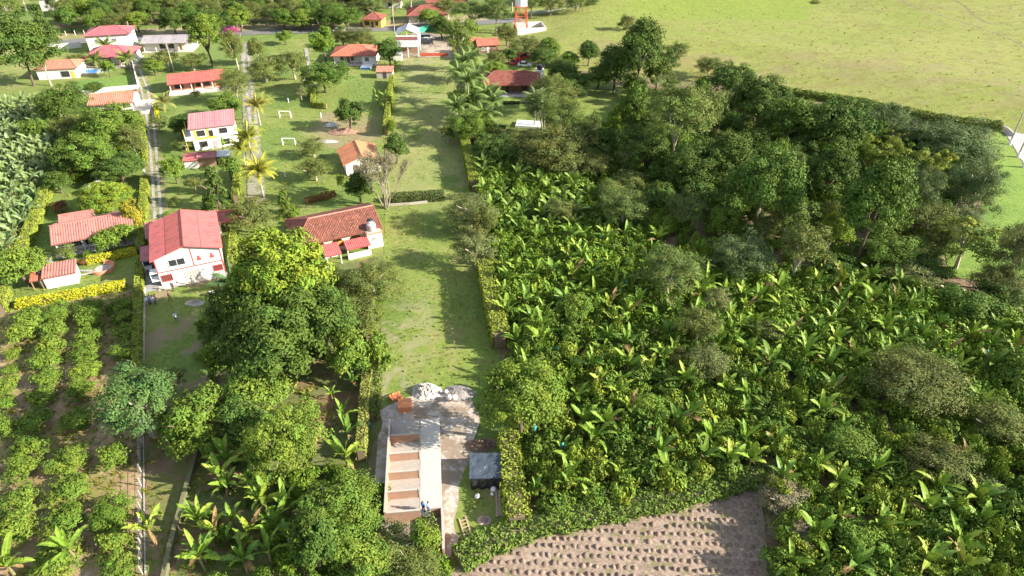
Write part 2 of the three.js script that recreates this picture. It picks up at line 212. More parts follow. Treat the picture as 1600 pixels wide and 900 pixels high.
sheet('work_yard', 'trampled sandy earth around the building site', ground([[596, 640], [650, 618], [735, 615], [748, 660], [722, 760], [712, 860], [690, 880], [588, 860], [572, 730], [596, 660]]), (x, z) => { const b = fbm(x * 0.6 + 3, z * 0.6, 4), c = fbm(x * 3, z * 3, 3); if (x < -15.6 - (z + 47) * -0.1) return mix3([0.2, 0.14, 0.095], [0.14, 0.13, 0.06], smooth(0.42, 0.62, b)); return mix3(mix3([0.25, 0.19, 0.135], [0.36, 0.295, 0.225], smooth(0.38, 0.6, b)), [0.45, 0.41, 0.355], smooth(0.48, 0.64, c * 0.5 + b * 0.5)); }, { res: 14, wander: 0.6 });
sheet('work_grass', 'rough shaded grass by the tarpaulin shelter', ground([[716, 758], [740, 700], [800, 690], [812, 840], [730, 862], [710, 830]]), (x, z) => lawnColour(x, z + 9, 0.05, 0.03), { res: 12, wander: 0.5 });
for (const [pts, w, label] of [[[[209, 108], [221, 140], [229, 180], [235, 230], [239, 290], [242, 342]], 0.55, 'left concrete wheel strip of the grassy driveway'], [[[218, 108], [231, 140], [239, 180], [244, 230], [248, 290], [252, 342]], 0.55, 'right concrete wheel strip of the grassy driveway'], [[[380, 88], [384, 130], [388, 165], [394, 215]], 0.8, 'left concrete wheel strip near the palms'], [[[388, 88], [392, 130], [397, 165], [402, 215]], 0.8, 'right concrete wheel strip near the palms'], [[[320, 66], [326, 100], [318, 118]].map(([u, v]) => [u + 158, v + 10]), 1.1, 'pale footpath beside the olive trees'], [[[76, 400], [79, 410], [84, 420]], 0.9, 'short pale path from the pink-roofed house'], [[[110, 424], [152, 424]], 0.6, 'thin straight garden path to the round bench'], [[[112, 435], [152, 425]], 0.6, 'thin slanting garden path to the round bench']])
  sheet(/path/.test(label) ? 'footpath' : 'wheel_strip', label, strip(pts, w), (x, z) => { const v = 0.17 + 0.28 * fbm(x * 1.2, z * 1.2, 4); return [v, v * 0.95, v * 0.85]; }, { res: 8, wander: 0.1 });

// ---------------------------------------------------------------- buildings
const M = {
  white: mat(0.74, 0.73, 0.7, { map: wear3 }), cream: mat(0.72, 0.66, 0.54), yellow: mat(0.72, 0.52, 0.1), grey: mat(0.38, 0.37, 0.36), concrete: mat(0.42, 0.39, 0.35, { map: wear3 }), brick: mat(0.38, 0.235, 0.16, { map: wear3, bumpMap: grain2, bumpScale: 0.02 }),
  orange: mat(0.62, 0.3, 0.07), timber: mat(0.24, 0.13, 0.075), wood: mat(0.42, 0.32, 0.21, { map: wear3 }), terracotta: mat(0.6, 0.27, 0.17), slab: mat(0.5, 0.47, 0.43, { map: wear3 }),
  glass: new THREE.MeshStandardMaterial({ color: rgb(0.035, 0.04, 0.045), roughness: 0.15 }), frameW: plain(0.75, 0.74, 0.7), frameD: plain(0.07, 0.06, 0.055), frameR: plain(0.5, 0.07, 0.06), dark: plain(0.06, 0.055, 0.05),
  redSheet: mat(0.58, 0.14, 0.125, { map: roof9, roughness: 0.5 }), redSheet2: mat(0.48, 0.115, 0.09, { map: roof9, roughness: 0.55 }), pinkSheet: mat(0.46, 0.21, 0.215, { roughness: 0.7, map: roof5 }), rustSheet: mat(0.43, 0.15, 0.14, { map: roof9, roughness: 0.7 }), magenta: mat(0.4, 0.115, 0.13, { map: roof9, roughness: 0.65 }),
  roseTile: mat(0.4, 0.165, 0.135, { map: roof9, roughness: 0.8 }), salmonTile: mat(0.5, 0.2, 0.13, { map: roof9, roughness: 0.8 }), oldTile: mat(0.27, 0.1, 0.065, { map: roof9, roughness: 0.9 }), redTile: mat(0.5, 0.155, 0.095, { map: roof9, roughness: 0.85 }), brownTile: mat(0.27, 0.085, 0.06, { map: roof9, roughness: 0.9 }), orangeTile: mat(0.6, 0.225, 0.1, { map: roof9, roughness: 0.8 }),
  zinc: mat(0.5, 0.54, 0.57, { roughness: 0.4, metalness: 0.4, map: wear3 }), greySheet: mat(0.33, 0.3, 0.3, { map: roof9, roughness: 0.7 }), tank: plain(0.03, 0.035, 0.045, { roughness: 0.45 }), tankBlue: plain(0.05, 0.11, 0.22, { roughness: 0.45 }),
  steel: plain(0.5, 0.5, 0.5, { roughness: 0.4, metalness: 0.6 }), redSteel: plain(0.55, 0.1, 0.05, { roughness: 0.6 }), paintW: plain(0.82, 0.82, 0.8), black: plain(0.02, 0.02, 0.022, { roughness: 0.5 }), blueCloth: plain(0.05, 0.16, 0.5), tarp: plain(0.05, 0.065, 0.085, { roughness: 0.32 }),
};
// One ribbed roof slope: O is the lower left corner, ex runs along the eave, sv from eave to ridge; r0 and r1 are where the ridge starts and ends along the eave.
function slope(g, O, ex, sv, W, r0, r1, { pitch = 0.35, amp = 0.05, course = 0, seed = 1, vary = 0.1, moss = 0 } = {}) {
  const r = rng(seed), n = Math.max(2, Math.round(W / pitch)), run = Math.hypot(...sv), rows = course ? Math.max(1, Math.round(run / course)) : 1;
  const top = (x) => x < r0 ? x / r0 : x > r1 ? (W - x) / (W - r1) : 1;
  const at = (x, t, h) => [O[0] + ex[0] * x + sv[0] * t, O[1] + ex[1] * x + sv[1] * t + h, O[2] + ex[2] * x + sv[2] * t];
  const prof = [[0, 0], [0.3, amp], [0.7, amp], [1, 0]];
  for (let i = 0; i < n; i++) for (let j = 0; j < rows; j++) {
    const v = 1 - vary + 2 * vary * r(), warm = (r() - 0.5) * vary; let k = [v + warm, v, v - warm]; if (moss && r() < moss) k = [k[0] * 1.35, k[1] * 1.5, k[2] * 1.5];
    for (let s = 0; s < 3; s++) {
      const xa = (i + prof[s][0]) / n * W, xb = (i + prof[s + 1][0]) / n * W, ta = top(xa), tb = top(xb), t0 = j / rows, t1 = (j + 1) / rows, ha = prof[s][1], hb = prof[s + 1][1], st = course ? 0.03 : 0;
      if (ta <= t0 && tb <= t0) continue; const a1 = Math.max(t0, Math.min(t1, ta)), b1 = Math.max(t0, Math.min(t1, tb));
      g.quad(at(xa, Math.min(t0, ta), ha + st), at(xb, Math.min(t0, tb), hb + st), at(xb, b1, hb), at(xa, a1, ha), k);
    }
  }
  const D = -0.12; // underside and eave board
  g.quad(at(0, 0, D), at(W, 0, D), at(r1, 1, D), at(r0, 1, D), [0.7, 0.7, 0.7]); g.quad(at(0, 0, 0), at(W, 0, 0), at(W, 0, D), at(0, 0, D), [0.9, 0.9, 0.9]);
  g.quad(at(0, 0, 0.02), at(0, 0, D), at(r0, 1, D), at(r0, 1, 0.02), [0.9, 0.9, 0.9]); g.quad(at(W, 0, D), at(W, 0, 0.02), at(r1, 1, 0.02), at(r1, 1, D), [0.9, 0.9, 0.9]);
}
// Roofs over the rectangle x 0..w, z 0..-d, eaves at height e, ridge at height h.
function addRoof(o, kind, w, d, e, h, ov, m, opt = {}) {
  const cap = new G(), R = (fn, name = 'roof', mm = m) => { const g = new G(); fn(g); part(o, name, g.geo(), mm); }, W = w + 2 * ov, D = d + 2 * ov, hl = opt.hipL ?? (kind === 'hip' ? D / 2 : 0), hr = opt.hipR ?? (kind === 'hip' ? D / 2 : 0);
  if (kind === 'gable_x' || kind === 'hip') {
    R((g) => slope(g, [-ov, e, ov], [1, 0, 0], [0, h - e, -D / 2], W, hl, W - hr, opt), 'front_roof_slope');
    R((g) => slope(g, [w + ov, e, -d - ov], [-1, 0, 0], [0, h - e, D / 2], W, hr, W - hl, { ...opt, seed: 5 }), 'back_roof_slope');
    if (hl) R((g) => slope(g, [-ov, e, -d - ov], [0, 0, 1], [hl, h - e, 0], D, D / 2, D / 2, { ...opt, seed: 6 }), 'hip_roof_slope');
    if (hr) R((g) => slope(g, [w + ov, e, ov], [0, 0, -1], [-hr, h - e, 0], D, D / 2, D / 2, { ...opt, seed: 7 }), 'hip_roof_slope');
    cap.tube([-ov + hl, h + 0.04, -d / 2], [w + ov - hr, h + 0.04, -d / 2], 0.13, 0.13, 6, opt.cap ?? [1.15, 1.1, 1.05]);
    for (const s of [1, -1]) { if (hl) cap.tube([-ov, e + 0.05, -d / 2 + s * D / 2], [-ov + hl, h + 0.04, -d / 2], 0.1, 0.1, 6, [1.1, 1.05, 1]); if (hr) cap.tube([w + ov, e + 0.05, -d / 2 + s * D / 2], [w + ov - hr, h + 0.04, -d / 2], 0.1, 0.1, 6, [1.1, 1.05, 1]); }
    part(o, 'ridge_cap', cap.geo(), m);
  } else if (kind === 'gable_z') {
    R((g) => slope(g, [-ov, e, -d - ov], [0, 0, 1], [W / 2, h - e, 0], D, 0, D, opt), 'left_roof_slope');
    R((g) => slope(g, [w + ov, e, ov], [0, 0, -1], [-W / 2, h - e, 0], D, 0, D, { ...opt, seed: 5 }), 'right_roof_slope');
    cap.tube([w / 2, h + 0.03, ov], [w / 2, h + 0.03, -d - ov], 0.12, 0.12, 6, [1, 1, 1]); part(o, 'ridge_cap', cap.geo(), m);
  } else R((g) => slope(g, [-ov, e, ov], [1, 0, 0], [0, h - e, -D], W, 0, W, opt));
}
function windowAt(o, x, y, w, h, z, glassM = M.glass, frameM = M.frameW, bars = 2, face = 'front', W = 0) {
  const g = new G(), t = 0.08, put = (m) => { if (face === 'right') { m.rotation.y = Math.PI / 2; m.position.set(W, 0, z); } else m.position.set(0, 0, z); };
  g.box(x - w / 2 - t, x - w / 2, y - t, y + h + t, -0.04, 0.1); g.box(x + w / 2, x + w / 2 + t, y - t, y + h + t, -0.04, 0.1); g.box(x - w / 2, x + w / 2, y + h, y + h + t, -0.04, 0.1); g.box(x - w / 2 - 0.06, x + w / 2 + 0.06, y - t, y, -0.04, 0.16);
  for (let i = 1; i <= bars; i++) { const c = x - w / 2 + w * i / (bars + 1); g.box(c - 0.03, c + 0.03, y, y + h, 0, 0.07); }
  const f = part(o, 'window', g.geo(), frameM); put(f); part(f, 'pane', new G().box(x - w / 2, x + w / 2, y, y + h, 0.005, 0.025).geo(), glassM);
}
function doorAt(o, x, y, w, h, z, m = M.timber) { const d = part(o, 'door', new G().box(x - w / 2, x + w / 2, y, y + h, 0, 0.07).geo(), m); d.position.z = z; part(d, 'handle', new G().box(x + w * 0.32, x + w * 0.42, y + h * 0.45, y + h * 0.5, 0.07, 0.12).geo(), M.steel); }
// A house by its front left ground corner, direction of its front, width and depth.
function house(name, label, s) {
  const o = thing(name, label, s.category ?? 'house', [s.at[0], 0, s.at[1]], s.turn * Math.PI / 180, s.group), { w, d, e, h, roof } = s, v = s.porch ?? 0, g = new G(), wm = s.wall ?? M.white;
  if (v || s.plinth) part(o, 'plinth', new G().box(-0.5, w + 0.5, -0.3, 0.22, -d - 0.3, (s.plinth ?? 0.5) + 0.2).geo(), s.plinthM ?? M.slab);
  const z0 = -v; g.quad([0, 0, z0], [w, 0, z0], [w, e, z0], [0, e, z0]); g.quad([w, 0, -d], [0, 0, -d], [0, e, -d], [w, e, -d]); g.quad([0, 0, -d], [0, 0, z0], [0, e, z0], [0, e, -d]); g.quad([w, 0, z0], [w, 0, -d], [w, e, -d], [w, e, z0]);
  if (roof === 'gable_x' && !s.hipL) g.tri([0, e, 0], [0, h - 0.1, -d / 2], [0, e, -d]); if (roof === 'gable_x' && !s.hipR) g.tri([w, e, 0], [w, e, -d], [w, h - 0.1, -d / 2]);
  if (roof === 'gable_z') { g.tri([0, e, 0], [w, e, 0], [w / 2, h - 0.1, 0]); g.tri([w, e, -d], [0, e, -d], [w / 2, h - 0.1, -d]); }
  if (roof === 'shed') { g.quad([0, e, -d], [w, e, -d], [w, h - 0.15, -d], [0, h - 0.15, -d]); g.tri([0, e, 0], [0, h - 0.15, -d], [0, e, -d]); g.tri([w, e, 0], [w, e, -d], [w, h - 0.15, -d]); }
  part(o, 'wall', g.geo(), wm);
  addRoof(o, roof, w, d, e, h, s.ov ?? 0.5, s.tiles, { pitch: s.pitch ?? 0.35, amp: s.amp ?? 0.05, course: s.course ?? 0, vary: s.vary ?? 0.13, moss: s.moss ?? 0, hipL: s.hipL, hipR: s.hipR, cap: s.cap });
  for (let i = 0; i < (s.posts ?? 0); i++) { const x = 0.15 + (w - 0.3) * i / (s.posts - 1); part(o, 'post', new G().box(x - 0.1, x + 0.1, 0, e, -0.35, -0.15).geo(), s.postM ?? wm); }
  for (const q of s.windows ?? []) windowAt(o, q[0], q[1], q[2], q[3], z0, M.glass, q[4] ?? M.frameW, q[5] ?? 2); for (const q of s.doors ?? []) doorAt(o, q[0], 0.05, q[1] ?? 0.95, 2.05, z0, q[2]);
  return o;
}
const inHouse = (o, x, z) => { o.updateMatrixWorld(); const v = V(x, 0, z).applyMatrix4(o.matrixWorld); return [v.x, v.z]; };
function waterTank(label, x, y, z, r, h, m, group) {
  const o = thing('water_tank', label, 'water tank', [x, y, z], 0, group); const pts = [[0, 0], [r * 0.92, 0], [r, 0.06], [r * 0.97, h * 0.33], [r, h * 0.36], [r * 0.97, h * 0.66], [r, h * 0.7], [r * 0.98, h * 0.8], [r * 0.8, h * 0.92], [r * 0.42, h]].map(([a, b]) => new THREE.Vector2(a, b));
  const g = new THREE.LatheGeometry(pts, 18); part(o, 'body', g, new THREE.MeshStandardMaterial({ color: m.color, roughness: 0.45, side: THREE.DoubleSide })); part(o, 'lid', new THREE.CylinderGeometry(r * 0.42, r * 0.46, 0.1, 14).translate(0, h + 0.03, 0), new THREE.MeshStandardMaterial({ color: m.color, roughness: 0.5 }));
}
// --- the red-roofed two-storey house
{
  const o = thing('red_roof_house', 'two-storey white house under a big bright red sheet roof', 'house', [-57.6, 0, -91.9], 23.6 * Math.PI / 180), w = 10, d = 12.2, e = 5.2, h = 6.9, g = new G();
  g.quad([0, 0, 0], [w, 0, 0], [w, e, 0], [0, e, 0]); g.quad([w, 0, -d], [0, 0, -d], [0, e, -d], [w, e, -d]); g.quad([0, 0, -d], [0, 0, 0], [0, e, 0], [0, e, -d]); g.quad([w, 0, 0], [w, 0, -d], [w, e, -d], [w, e, 0]); g.tri([0, e, 0], [w, e, 0], [w / 2, h - 0.1, 0]); g.tri([w, e, -d], [0, e, -d], [w / 2, h - 0.1, -d]);
  part(o, 'wall', g.geo(), M.white);
  const ov = 0.55, D = d + 2 * ov, half = w / 2 + ov, panel = (x0, x1, z0, z1, m, seed) => { const gg = new G(), y = (x) => h - (h - e) * Math.abs(x - w / 2) / half; const dir = x1 > x0 ? 1 : -1; slope(gg, [x0, y(x0), dir > 0 ? z1 : z0], [0, 0, dir > 0 ? 1 : -1], [x1 - x0, y(x1) - y(x0), 0], z0 - z1, 0, z0 - z1, { pitch: 0.42, amp: 0.025, vary: 0.05, seed }); part(o, 'roof_panel', gg.geo(), m); };
  const zs = [ov, ov - D * 0.34, ov - D * 0.67, ov - D];
  for (let i = 0; i < 3; i++) { panel(-ov, 2.15, zs[i], zs[i + 1], M.redSheet, i); panel(2.0, w / 2, zs[i], zs[i + 1], M.redSheet2, i + 4); panel(w + ov, w / 2 + 2.4, zs[i], zs[i + 1], M.redSheet, i + 9); panel(w / 2 + 2.5, w / 2, zs[i], zs[i + 1], M.redSheet, i + 12); }
  part(o, 'ridge_cap', new G().tube([w / 2, h + 0.04, ov], [w / 2, h + 0.04, -d - ov], 0.12, 0.12, 6).geo(), M.redSheet2);
  part(o, 'floor_band', new G().box(-0.05, w + 0.05, 2.55, 2.72, 0, 0.07).geo(), M.frameR); part(o, 'corner_band', new G().box(w - 0.12, w + 0.04, 0, e, -0.1, 0.06).geo(), M.frameR); part(o, 'corner_band', new G().box(-0.04, 0.12, 2.72, e, -0.1, 0.06).geo(), M.frameR); part(o, 'middle_band', new G().box(5.55, 5.7, 2.72, e + 0.7, 0, 0.06).geo(), M.frameR);
  windowAt(o, 3.2, 3.35, 2.4, 1.2, 0, M.glass, M.frameW, 1);
  windowAt(o, 1.1, 0.9, 1.5, 1.1, 0, M.glass, M.frameR, 5); windowAt(o, 9, 0.9, 1.3, 1, 0, M.glass, M.frameR, 5); windowAt(o, 5, 0.25, 2.2, 1.7, 0, M.grey, M.cream, 4);
  for (const x of [6.6, 8.6]) { const q = new G(); q.box(x - 0.32, x + 0.32, 3.5, 3.95, 0, 0.08); q.box(x - 0.16, x + 0.16, 3.95, 4.4, 0, 0.08); part(o, 'red_ornament', q.geo(), M.frameR); }
  part(o, 'front_step', new G().box(-0.6, w + 0.7, -0.1, 0.12, 0, 1.1).geo(), M.slab);
  const rail = new G(); rail.box(-1.2, 0, 2.6, 2.68, -1.6, 0.02); rail.box(-1.2, -1.12, 1.2, 2.6, -0.06, 0.02); rail.box(-1.2, -1.12, 1.2, 2.6, -1.6, -1.52); rail.box(-1.2, 0, 1.15, 1.22, -1.6, 0.02); part(o, 'side_balcony', rail.geo(), M.frameW);
  const q = inHouse(o, -2.6, -5.5); // carport and rear roofs stand on their own posts
  const c = thing('carport', 'rust-red carport roof on posts beside the red-roofed house', 'carport', [q[0], 0, q[1]], 23.6 * Math.PI / 180); addRoof(c, 'shed', 2.4, 4.2, 2.4, 2.7, 0.1, M.rustSheet, { pitch: 0.4, amp: 0.03 }); for (const [x, z] of [[0.1, -0.1], [2.3, -0.1], [0.1, -4.1], [2.3, -4.1]]) part(c, 'post', new G().box(x - 0.06, x + 0.06, 0, z < -1 ? 2.6 : 2.3, z - 0.06, z + 0.06).geo(), M.frameW);
  const b = inHouse(o, -1.6, -d - 0.8); house('rear_annex', 'low tiled annex behind the red-roofed house', { category: 'building', at: b, turn: 23.6, w: 12, d: 3.6, e: 2.5, h: 3.5, roof: 'shed', tiles: M.roseTile, pitch: 0.42, amp: 0.09, ov: 0.3, vary: 0.15 });
  const r2 = inHouse(o, 8.8, -d - 2.2); const s2 = thing('open_shed', 'open pink-roofed shed behind the red-roofed house', 'shed', [r2[0], 0, r2[1]], 14 * Math.PI / 180); addRoof(s2, 'hip', 5.2, 4.2, 2.4, 3.3, 0.3, M.redSheet2, { pitch: 0.4, amp: 0.03, hipL: 1.2, hipR: 0.01 }); part(s2, 'back_wall', new G().box(0, 5.2, 0, 2.35, -4.2, -4.05).geo(), M.grey); for (const x of [0.1, 2.6, 5.1]) part(s2, 'post', new G().box(x - 0.08, x + 0.08, 0, 2.35, -0.2, -0.04).geo(), M.timber);
}
// --- the old tiled house with arches
{
  const A = [-36.85, -99.93], turn = 24.7, T = turn * Math.PI / 180, w = 14.2, d = 9.2, o = thing('arched_house', 'long old house with weathered clay-tile roof and front arches', 'house', [A[0], 0, A[1]], T), g = new G(), e = 3, h = 5.1;
  g.quad([0, 0, -1.6], [w, 0, -1.6], [w, e, -1.6], [0, e, -1.6]); g.quad([w, 0, -d], [0, 0, -d], [0, e, -d], [w, e, -d]); g.quad([0, 0, -d], [0, 0, 0], [0, e, 0], [0, e, -d]); g.quad([w, 0, 0], [w, 0, -d], [w, e, -d], [w, e, 0]); g.tri([w, e, 0], [w, e, -d], [w, h - 0.1, -d / 2]); part(o, 'wall', g.geo(), M.orange);
  const sh = new THREE.Shape([V(0, 0), V(w - 2.4, 0), V(w - 2.4, e), V(0, e)].map((p) => new THREE.Vector2(p.x, p.y)));
  for (const x of [3.5, 6.7, 9.9]) { const p = new THREE.Path(); p.moveTo(x - 1.25, 0.75); p.lineTo(x + 1.25, 0.75); p.lineTo(x + 1.25, 1.35); p.absarc(x, 1.35, 1.25, 0, Math.PI, false); p.lineTo(x - 1.25, 0.75); sh.holes.push(p); }
  const ag = new THREE.ExtrudeGeometry(sh, { depth: 0.3, bevelEnabled: false, curveSegments: 14 }); ag.translate(0, 0, -0.3); part(o, 'arcade', ag, new THREE.MeshStandardMaterial({ color: rgb(0.66, 0.52, 0.42), roughness: 0.9, side: THREE.DoubleSide }));
  part(o, 'verandah_floor', new G().box(0, w, 0, 0.2, -1.6, 0).geo(), M.terracotta);
  addRoof(o, 'hip', w, d, e, h, 0.6, M.oldTile, { pitch: 0.28, amp: 0.08, course: 0.42, vary: 0.22, moss: 0.1, hipL: 3.6, hipR: 0.01, cap: [2, 2.6, 2.9] });
  const bx = inHouse(o, w - 2.5, 1.6), tb = house('tank_block', 'white water-tank block at the corner of the arched house', { category: 'building', at: bx, turn, w: 2.7, d: 2.6, e: 3, h: 3.12, roof: 'shed', ov: 0.12, tiles: M.terracotta, windows: [[1.3, 1.6, 0.6, 0.6]] });
  const tp = inHouse(tb, 1.2, -1.3); waterTank('grey round water tank on the white tank block', tp[0], 3.16, tp[1], 0.85, 1.35, M.grey); const sp = inHouse(tb, 1.6, -3.2); waterTank('dark water tank behind the grey tank on the white block', sp[0], 3.16, sp[1], 0.6, 1, M.tank);
  part(tb, 'tank_deck', new G().box(0.1, 2.6, 3.0, 3.14, -3.9, -0.1).geo(), M.concrete);
  const p1 = inHouse(o, 3.8, 4.2), s1 = thing('red_lean_to', 'small bright red sheet roof left of the front patio', 'shed', [p1[0], 0, p1[1]], T); addRoof(s1, 'shed', 2.6, 3.1, 2.1, 2.6, 0.1, M.redSheet, { pitch: 0.3, amp: 0.05 }); for (const [x, z] of [[0.1, -0.1], [2.5, -0.1], [0.1, -3], [2.5, -3]]) part(s1, 'post', new G().box(x - 0.07, x + 0.07, 0, 2.1, z - 0.07, z + 0.07).geo(), M.frameW); part(s1, 'side_wall', new G().box(0.2, 2.4, 0, 2, -2.9, -2.75).geo(), M.white);
  const p2 = inHouse(o, 7.6, 3.6), s2 = thing('red_lean_to', 'ribbed red sheet roof over the patio by the tank block', 'shed', [p2[0], 0, p2[1]], T); addRoof(s2, 'shed', 4.1, 2.4, 2.1, 2.5, 0.1, M.redSheet, { pitch: 0.34, amp: 0.07 }); for (const x of [0.1, 4]) part(s2, 'post', new G().box(x - 0.07, x + 0.07, 0, 2.1, -0.2, -0.06).geo(), M.frameW); part(s2, 'front_wall', new G().box(0.2, 3.9, 0, 1.1, -0.22, -0.04).geo(), M.white);
}
// --- the other houses, near to far
const pinkHouse = house('tiled_house', 'low house with rose ribbed roof behind the round bench garden', { at: [-79.4, -100.9], turn: 25, w: 12.2, d: 7.4, e: 2.7, h: 4.3, roof: 'gable_x', tiles: M.roseTile, pitch: 0.4, amp: 0.09, ov: 0.45, porch: 1.1, posts: 4, windows: [[3.2, 0.9, 1.2, 1.1], [5, 0.9, 1, 1.1, M.frameD], [9.6, 0.9, 1.4, 1.1]], doors: [[7, 0.95]] });
{ const q = inHouse(pinkHouse, 0.6, -7.2); house('roof_annex', 'smooth pink-roofed annex behind the rose ribbed roof', { category: 'building', at: q, turn: 22, w: 5.2, d: 3.6, e: 2.7, h: 3.6, roof: 'gable_x', tiles: M.roseTile, pitch: 0.4, amp: 0.03, ov: 0.3 });
  const b = inHouse(pinkHouse, 1.4, 0.55); single('blue_awning', 'blue cloth hanging on the porch of the rose-roofed house', 'awning', new G().quad([0, 0.5, 0], [1.4, 0.4, 0.1], [1.5, 1.5, 0], [0.1, 1.7, 0.02]).geo(), M.blueCloth, [b[0], 0, b[1]], 0.43); }
const hut = house('garden_hut', 'small white hut with striped red tile roof by the yellow hedge', { category: 'hut', at: [-76.1, -91.1], turn: 22, w: 4.6, d: 2.9, e: 2.2, h: 2.9, roof: 'shed', tiles: M.roseTile, pitch: 0.42, amp: 0.1, ov: 0.25, vary: 0.16 });
{ const q = inHouse(hut, -1.9, -0.2), s = thing('porch_roof', 'little orange-red porch roof at the white hut', 'porch', [q[0], 0, q[1]], 22 * Math.PI / 180); addRoof(s, 'shed', 1.5, 2.2, 1.9, 2.3, 0.1, M.redTile, { pitch: 0.4, amp: 0.03 }); for (const [x, z] of [[0.1, -0.1], [1.4, -0.1], [0.1, -2.1], [1.4, -2.1]]) part(s, 'post', new G().box(x - 0.06, x + 0.06, 0, 1.95, z - 0.06, z + 0.06).geo(), M.brick); const t = inHouse(hut, -0.6, -1.9); waterTank('black water tank behind the white hut', t[0], 1.3, t[1], 0.6, 1.1, M.tank); single('tank_stand', 'concrete stand under the black water tank', 'stand', new G().box(-0.6, 0.6, 0, 1.28, -0.6, 0.6).geo(), M.concrete, [t[0], 0, t[1]], 0.4); }
{ const o = thing('curved_bench', 'curved terracotta bench around a paved garden circle', 'bench', [survey(161, 421).x, 0, survey(161, 421).z]), g = new G(), f = new G(), s = new G(); const a0 = -1.9, a1 = 1.9, n = 22, P = (a, r, y) => [Math.cos(a) * r, y, -Math.sin(a) * r];
  for (let i = 0; i < n; i++) { const a = lerp(a0, a1, i / n), b = lerp(a0, a1, (i + 1) / n); g.quad(P(a, 1.9, 0.5), P(b, 1.9, 0.5), P(b, 2.5, 0.5), P(a, 2.5, 0.5)); g.quad(P(a, 1.9, 0), P(b, 1.9, 0), P(b, 1.9, 0.5), P(a, 1.9, 0.5)); s.quad(P(a, 2.5, 0), P(b, 2.5, 0), P(b, 2.5, 0.95), P(a, 2.5, 0.95)); s.quad(P(a, 2.5, 0.95), P(b, 2.5, 0.95), P(b, 2.72, 0.95), P(a, 2.72, 0.95)); s.quad(P(b, 2.72, 0), P(a, 2.72, 0), P(a, 2.72, 0.95), P(b, 2.72, 0.95)); }
  for (let i = 0; i < 28; i++) f.tri([0, 0.22, 0], P(i / 28 * 6.2832, 1.88, 0.22), P((i + 1) / 28 * 6.2832, 1.88, 0.22)); part(o, 'seat', g.geo(), M.terracotta); part(o, 'backrest', s.geo(), M.terracotta); part(o, 'paving', f.geo(), M.concrete); o.scale.setScalar(0.72); }
house('orange_roof_house', 'small white house with two-tone orange gable roof by the bare tree', { at: [-35.2, -132.7], turn: 20.4, w: 7.3, d: 8, e: 2.7, h: 4.2, roof: 'gable_z', tiles: M.orangeTile, pitch: 0.4, amp: 0.03, ov: 0.55, windows: [[5.6, 1, 1, 1]], doors: [[2, 0.9]] });
{ const o = house('two_storey_house', 'two-storey white house with yellow bands and faded pink sheet roof', { at: [-72.4, -145.6], turn: 19, w: 9.4, d: 6.8, e: 5.3, h: 6.3, roof: 'shed', tiles: M.pinkSheet, pitch: 0.5, amp: 0.03, ov: 0.35, windows: [[2.1, 3.5, 1.5, 1.1, M.frameD, 3], [6.9, 3.6, 1.5, 1.0, M.frameD, 3], [2.1, 0.9, 1.5, 1.1, M.frameD, 3], [6.9, 0.9, 1.5, 1.1, M.frameD, 3], [4.2, 3.2, 0.7, 1.2, M.frameD, 0]] });
  doorAt(o, 4.6, 0.05, 0.9, 2, 0, M.grey); part(o, 'floor_band', new G().box(0.7, 5.2, 2.55, 3.05, 0, 0.06).geo(), M.yellow); part(o, 'yellow_panel', new G().box(0.6, 1.1, 3.05, 5, 0, 0.05).geo(), M.yellow); part(o, 'yellow_panel', new G().box(3.3, 3.75, 3.05, 5.1, 0, 0.05).geo(), M.yellow); part(o, 'yellow_side', new G().box(-0.06, -0.01, 3.6, 5.2, -2.4, -0.1).geo(), M.yellow);
  const bal = new G(); bal.box(-1.5, 0, 2.55, 2.7, -5.5, 0.3); bal.box(-1.5, -1.42, 2.7, 3.6, -5.5, 0.3); bal.box(-1.5, 0, 2.7, 3.6, 0.22, 0.3); part(o, 'balcony', bal.geo(), M.white); for (const z of [0.2, -5.4]) part(o, 'balcony_post', new G().box(-1.5, -1.35, 0, 5.2, z - 0.08, z + 0.08).geo(), M.yellow); }
{ const a = survey(289, 265), o = thing('low_shed', 'bright red low shed roof in front of the two-storey house', 'shed', [a.x, 0, a.z], 0.2); addRoof(o, 'shed', 3, 3.2, 2, 2.4, 0.1, M.redSheet, { pitch: 0.4, amp: 0.03 }); part(o, 'wall', new G().box(0.1, 2.9, 0, 1.9, -3, -0.2).geo(), M.white);
  const b = survey(311, 262), p = thing('low_shed', 'dark red low shed roof between red and zinc sheds', 'shed', [b.x, 0, b.z], 0.2); addRoof(p, 'gable_x', 3.8, 3.4, 2.1, 2.8, 0.1, M.rustSheet, { pitch: 0.4, amp: 0.03 }); part(p, 'wall', new G().box(0.1, 3.7, 0, 2.05, -3.2, -0.4).geo(), M.brick);
  const c = survey(340, 258), q = thing('low_shed', 'grey zinc low shed roof under the palms', 'shed', [c.x, 0, c.z], 0.15); addRoof(q, 'shed', 2.8, 2.6, 2, 2.3, 0.1, M.zinc, { pitch: 0.3, amp: 0.03 }); part(q, 'wall', new G().box(0.1, 2.7, 0, 1.9, -2.4, -0.3).geo(), M.dark); }
const salmon = house('verandah_house', 'low white house with salmon barrel-tile roof and long verandah', { at: [-107, -167.4], turn: 13, w: 10, d: 8, e: 2.7, h: 4.1, roof: 'gable_x', tiles: M.salmonTile, pitch: 0.46, amp: 0.11, ov: 0.45, vary: 0.14, porch: 2.2, plinth: 2, posts: 5, windows: [[1.6, 0.9, 1.3, 1.2], [4.6, 0.8, 1.6, 1.2, M.frameD], [8, 0.8, 1.6, 1.2, M.frameD]], doors: [[6.3, 0.9]], plinthM: M.slab });
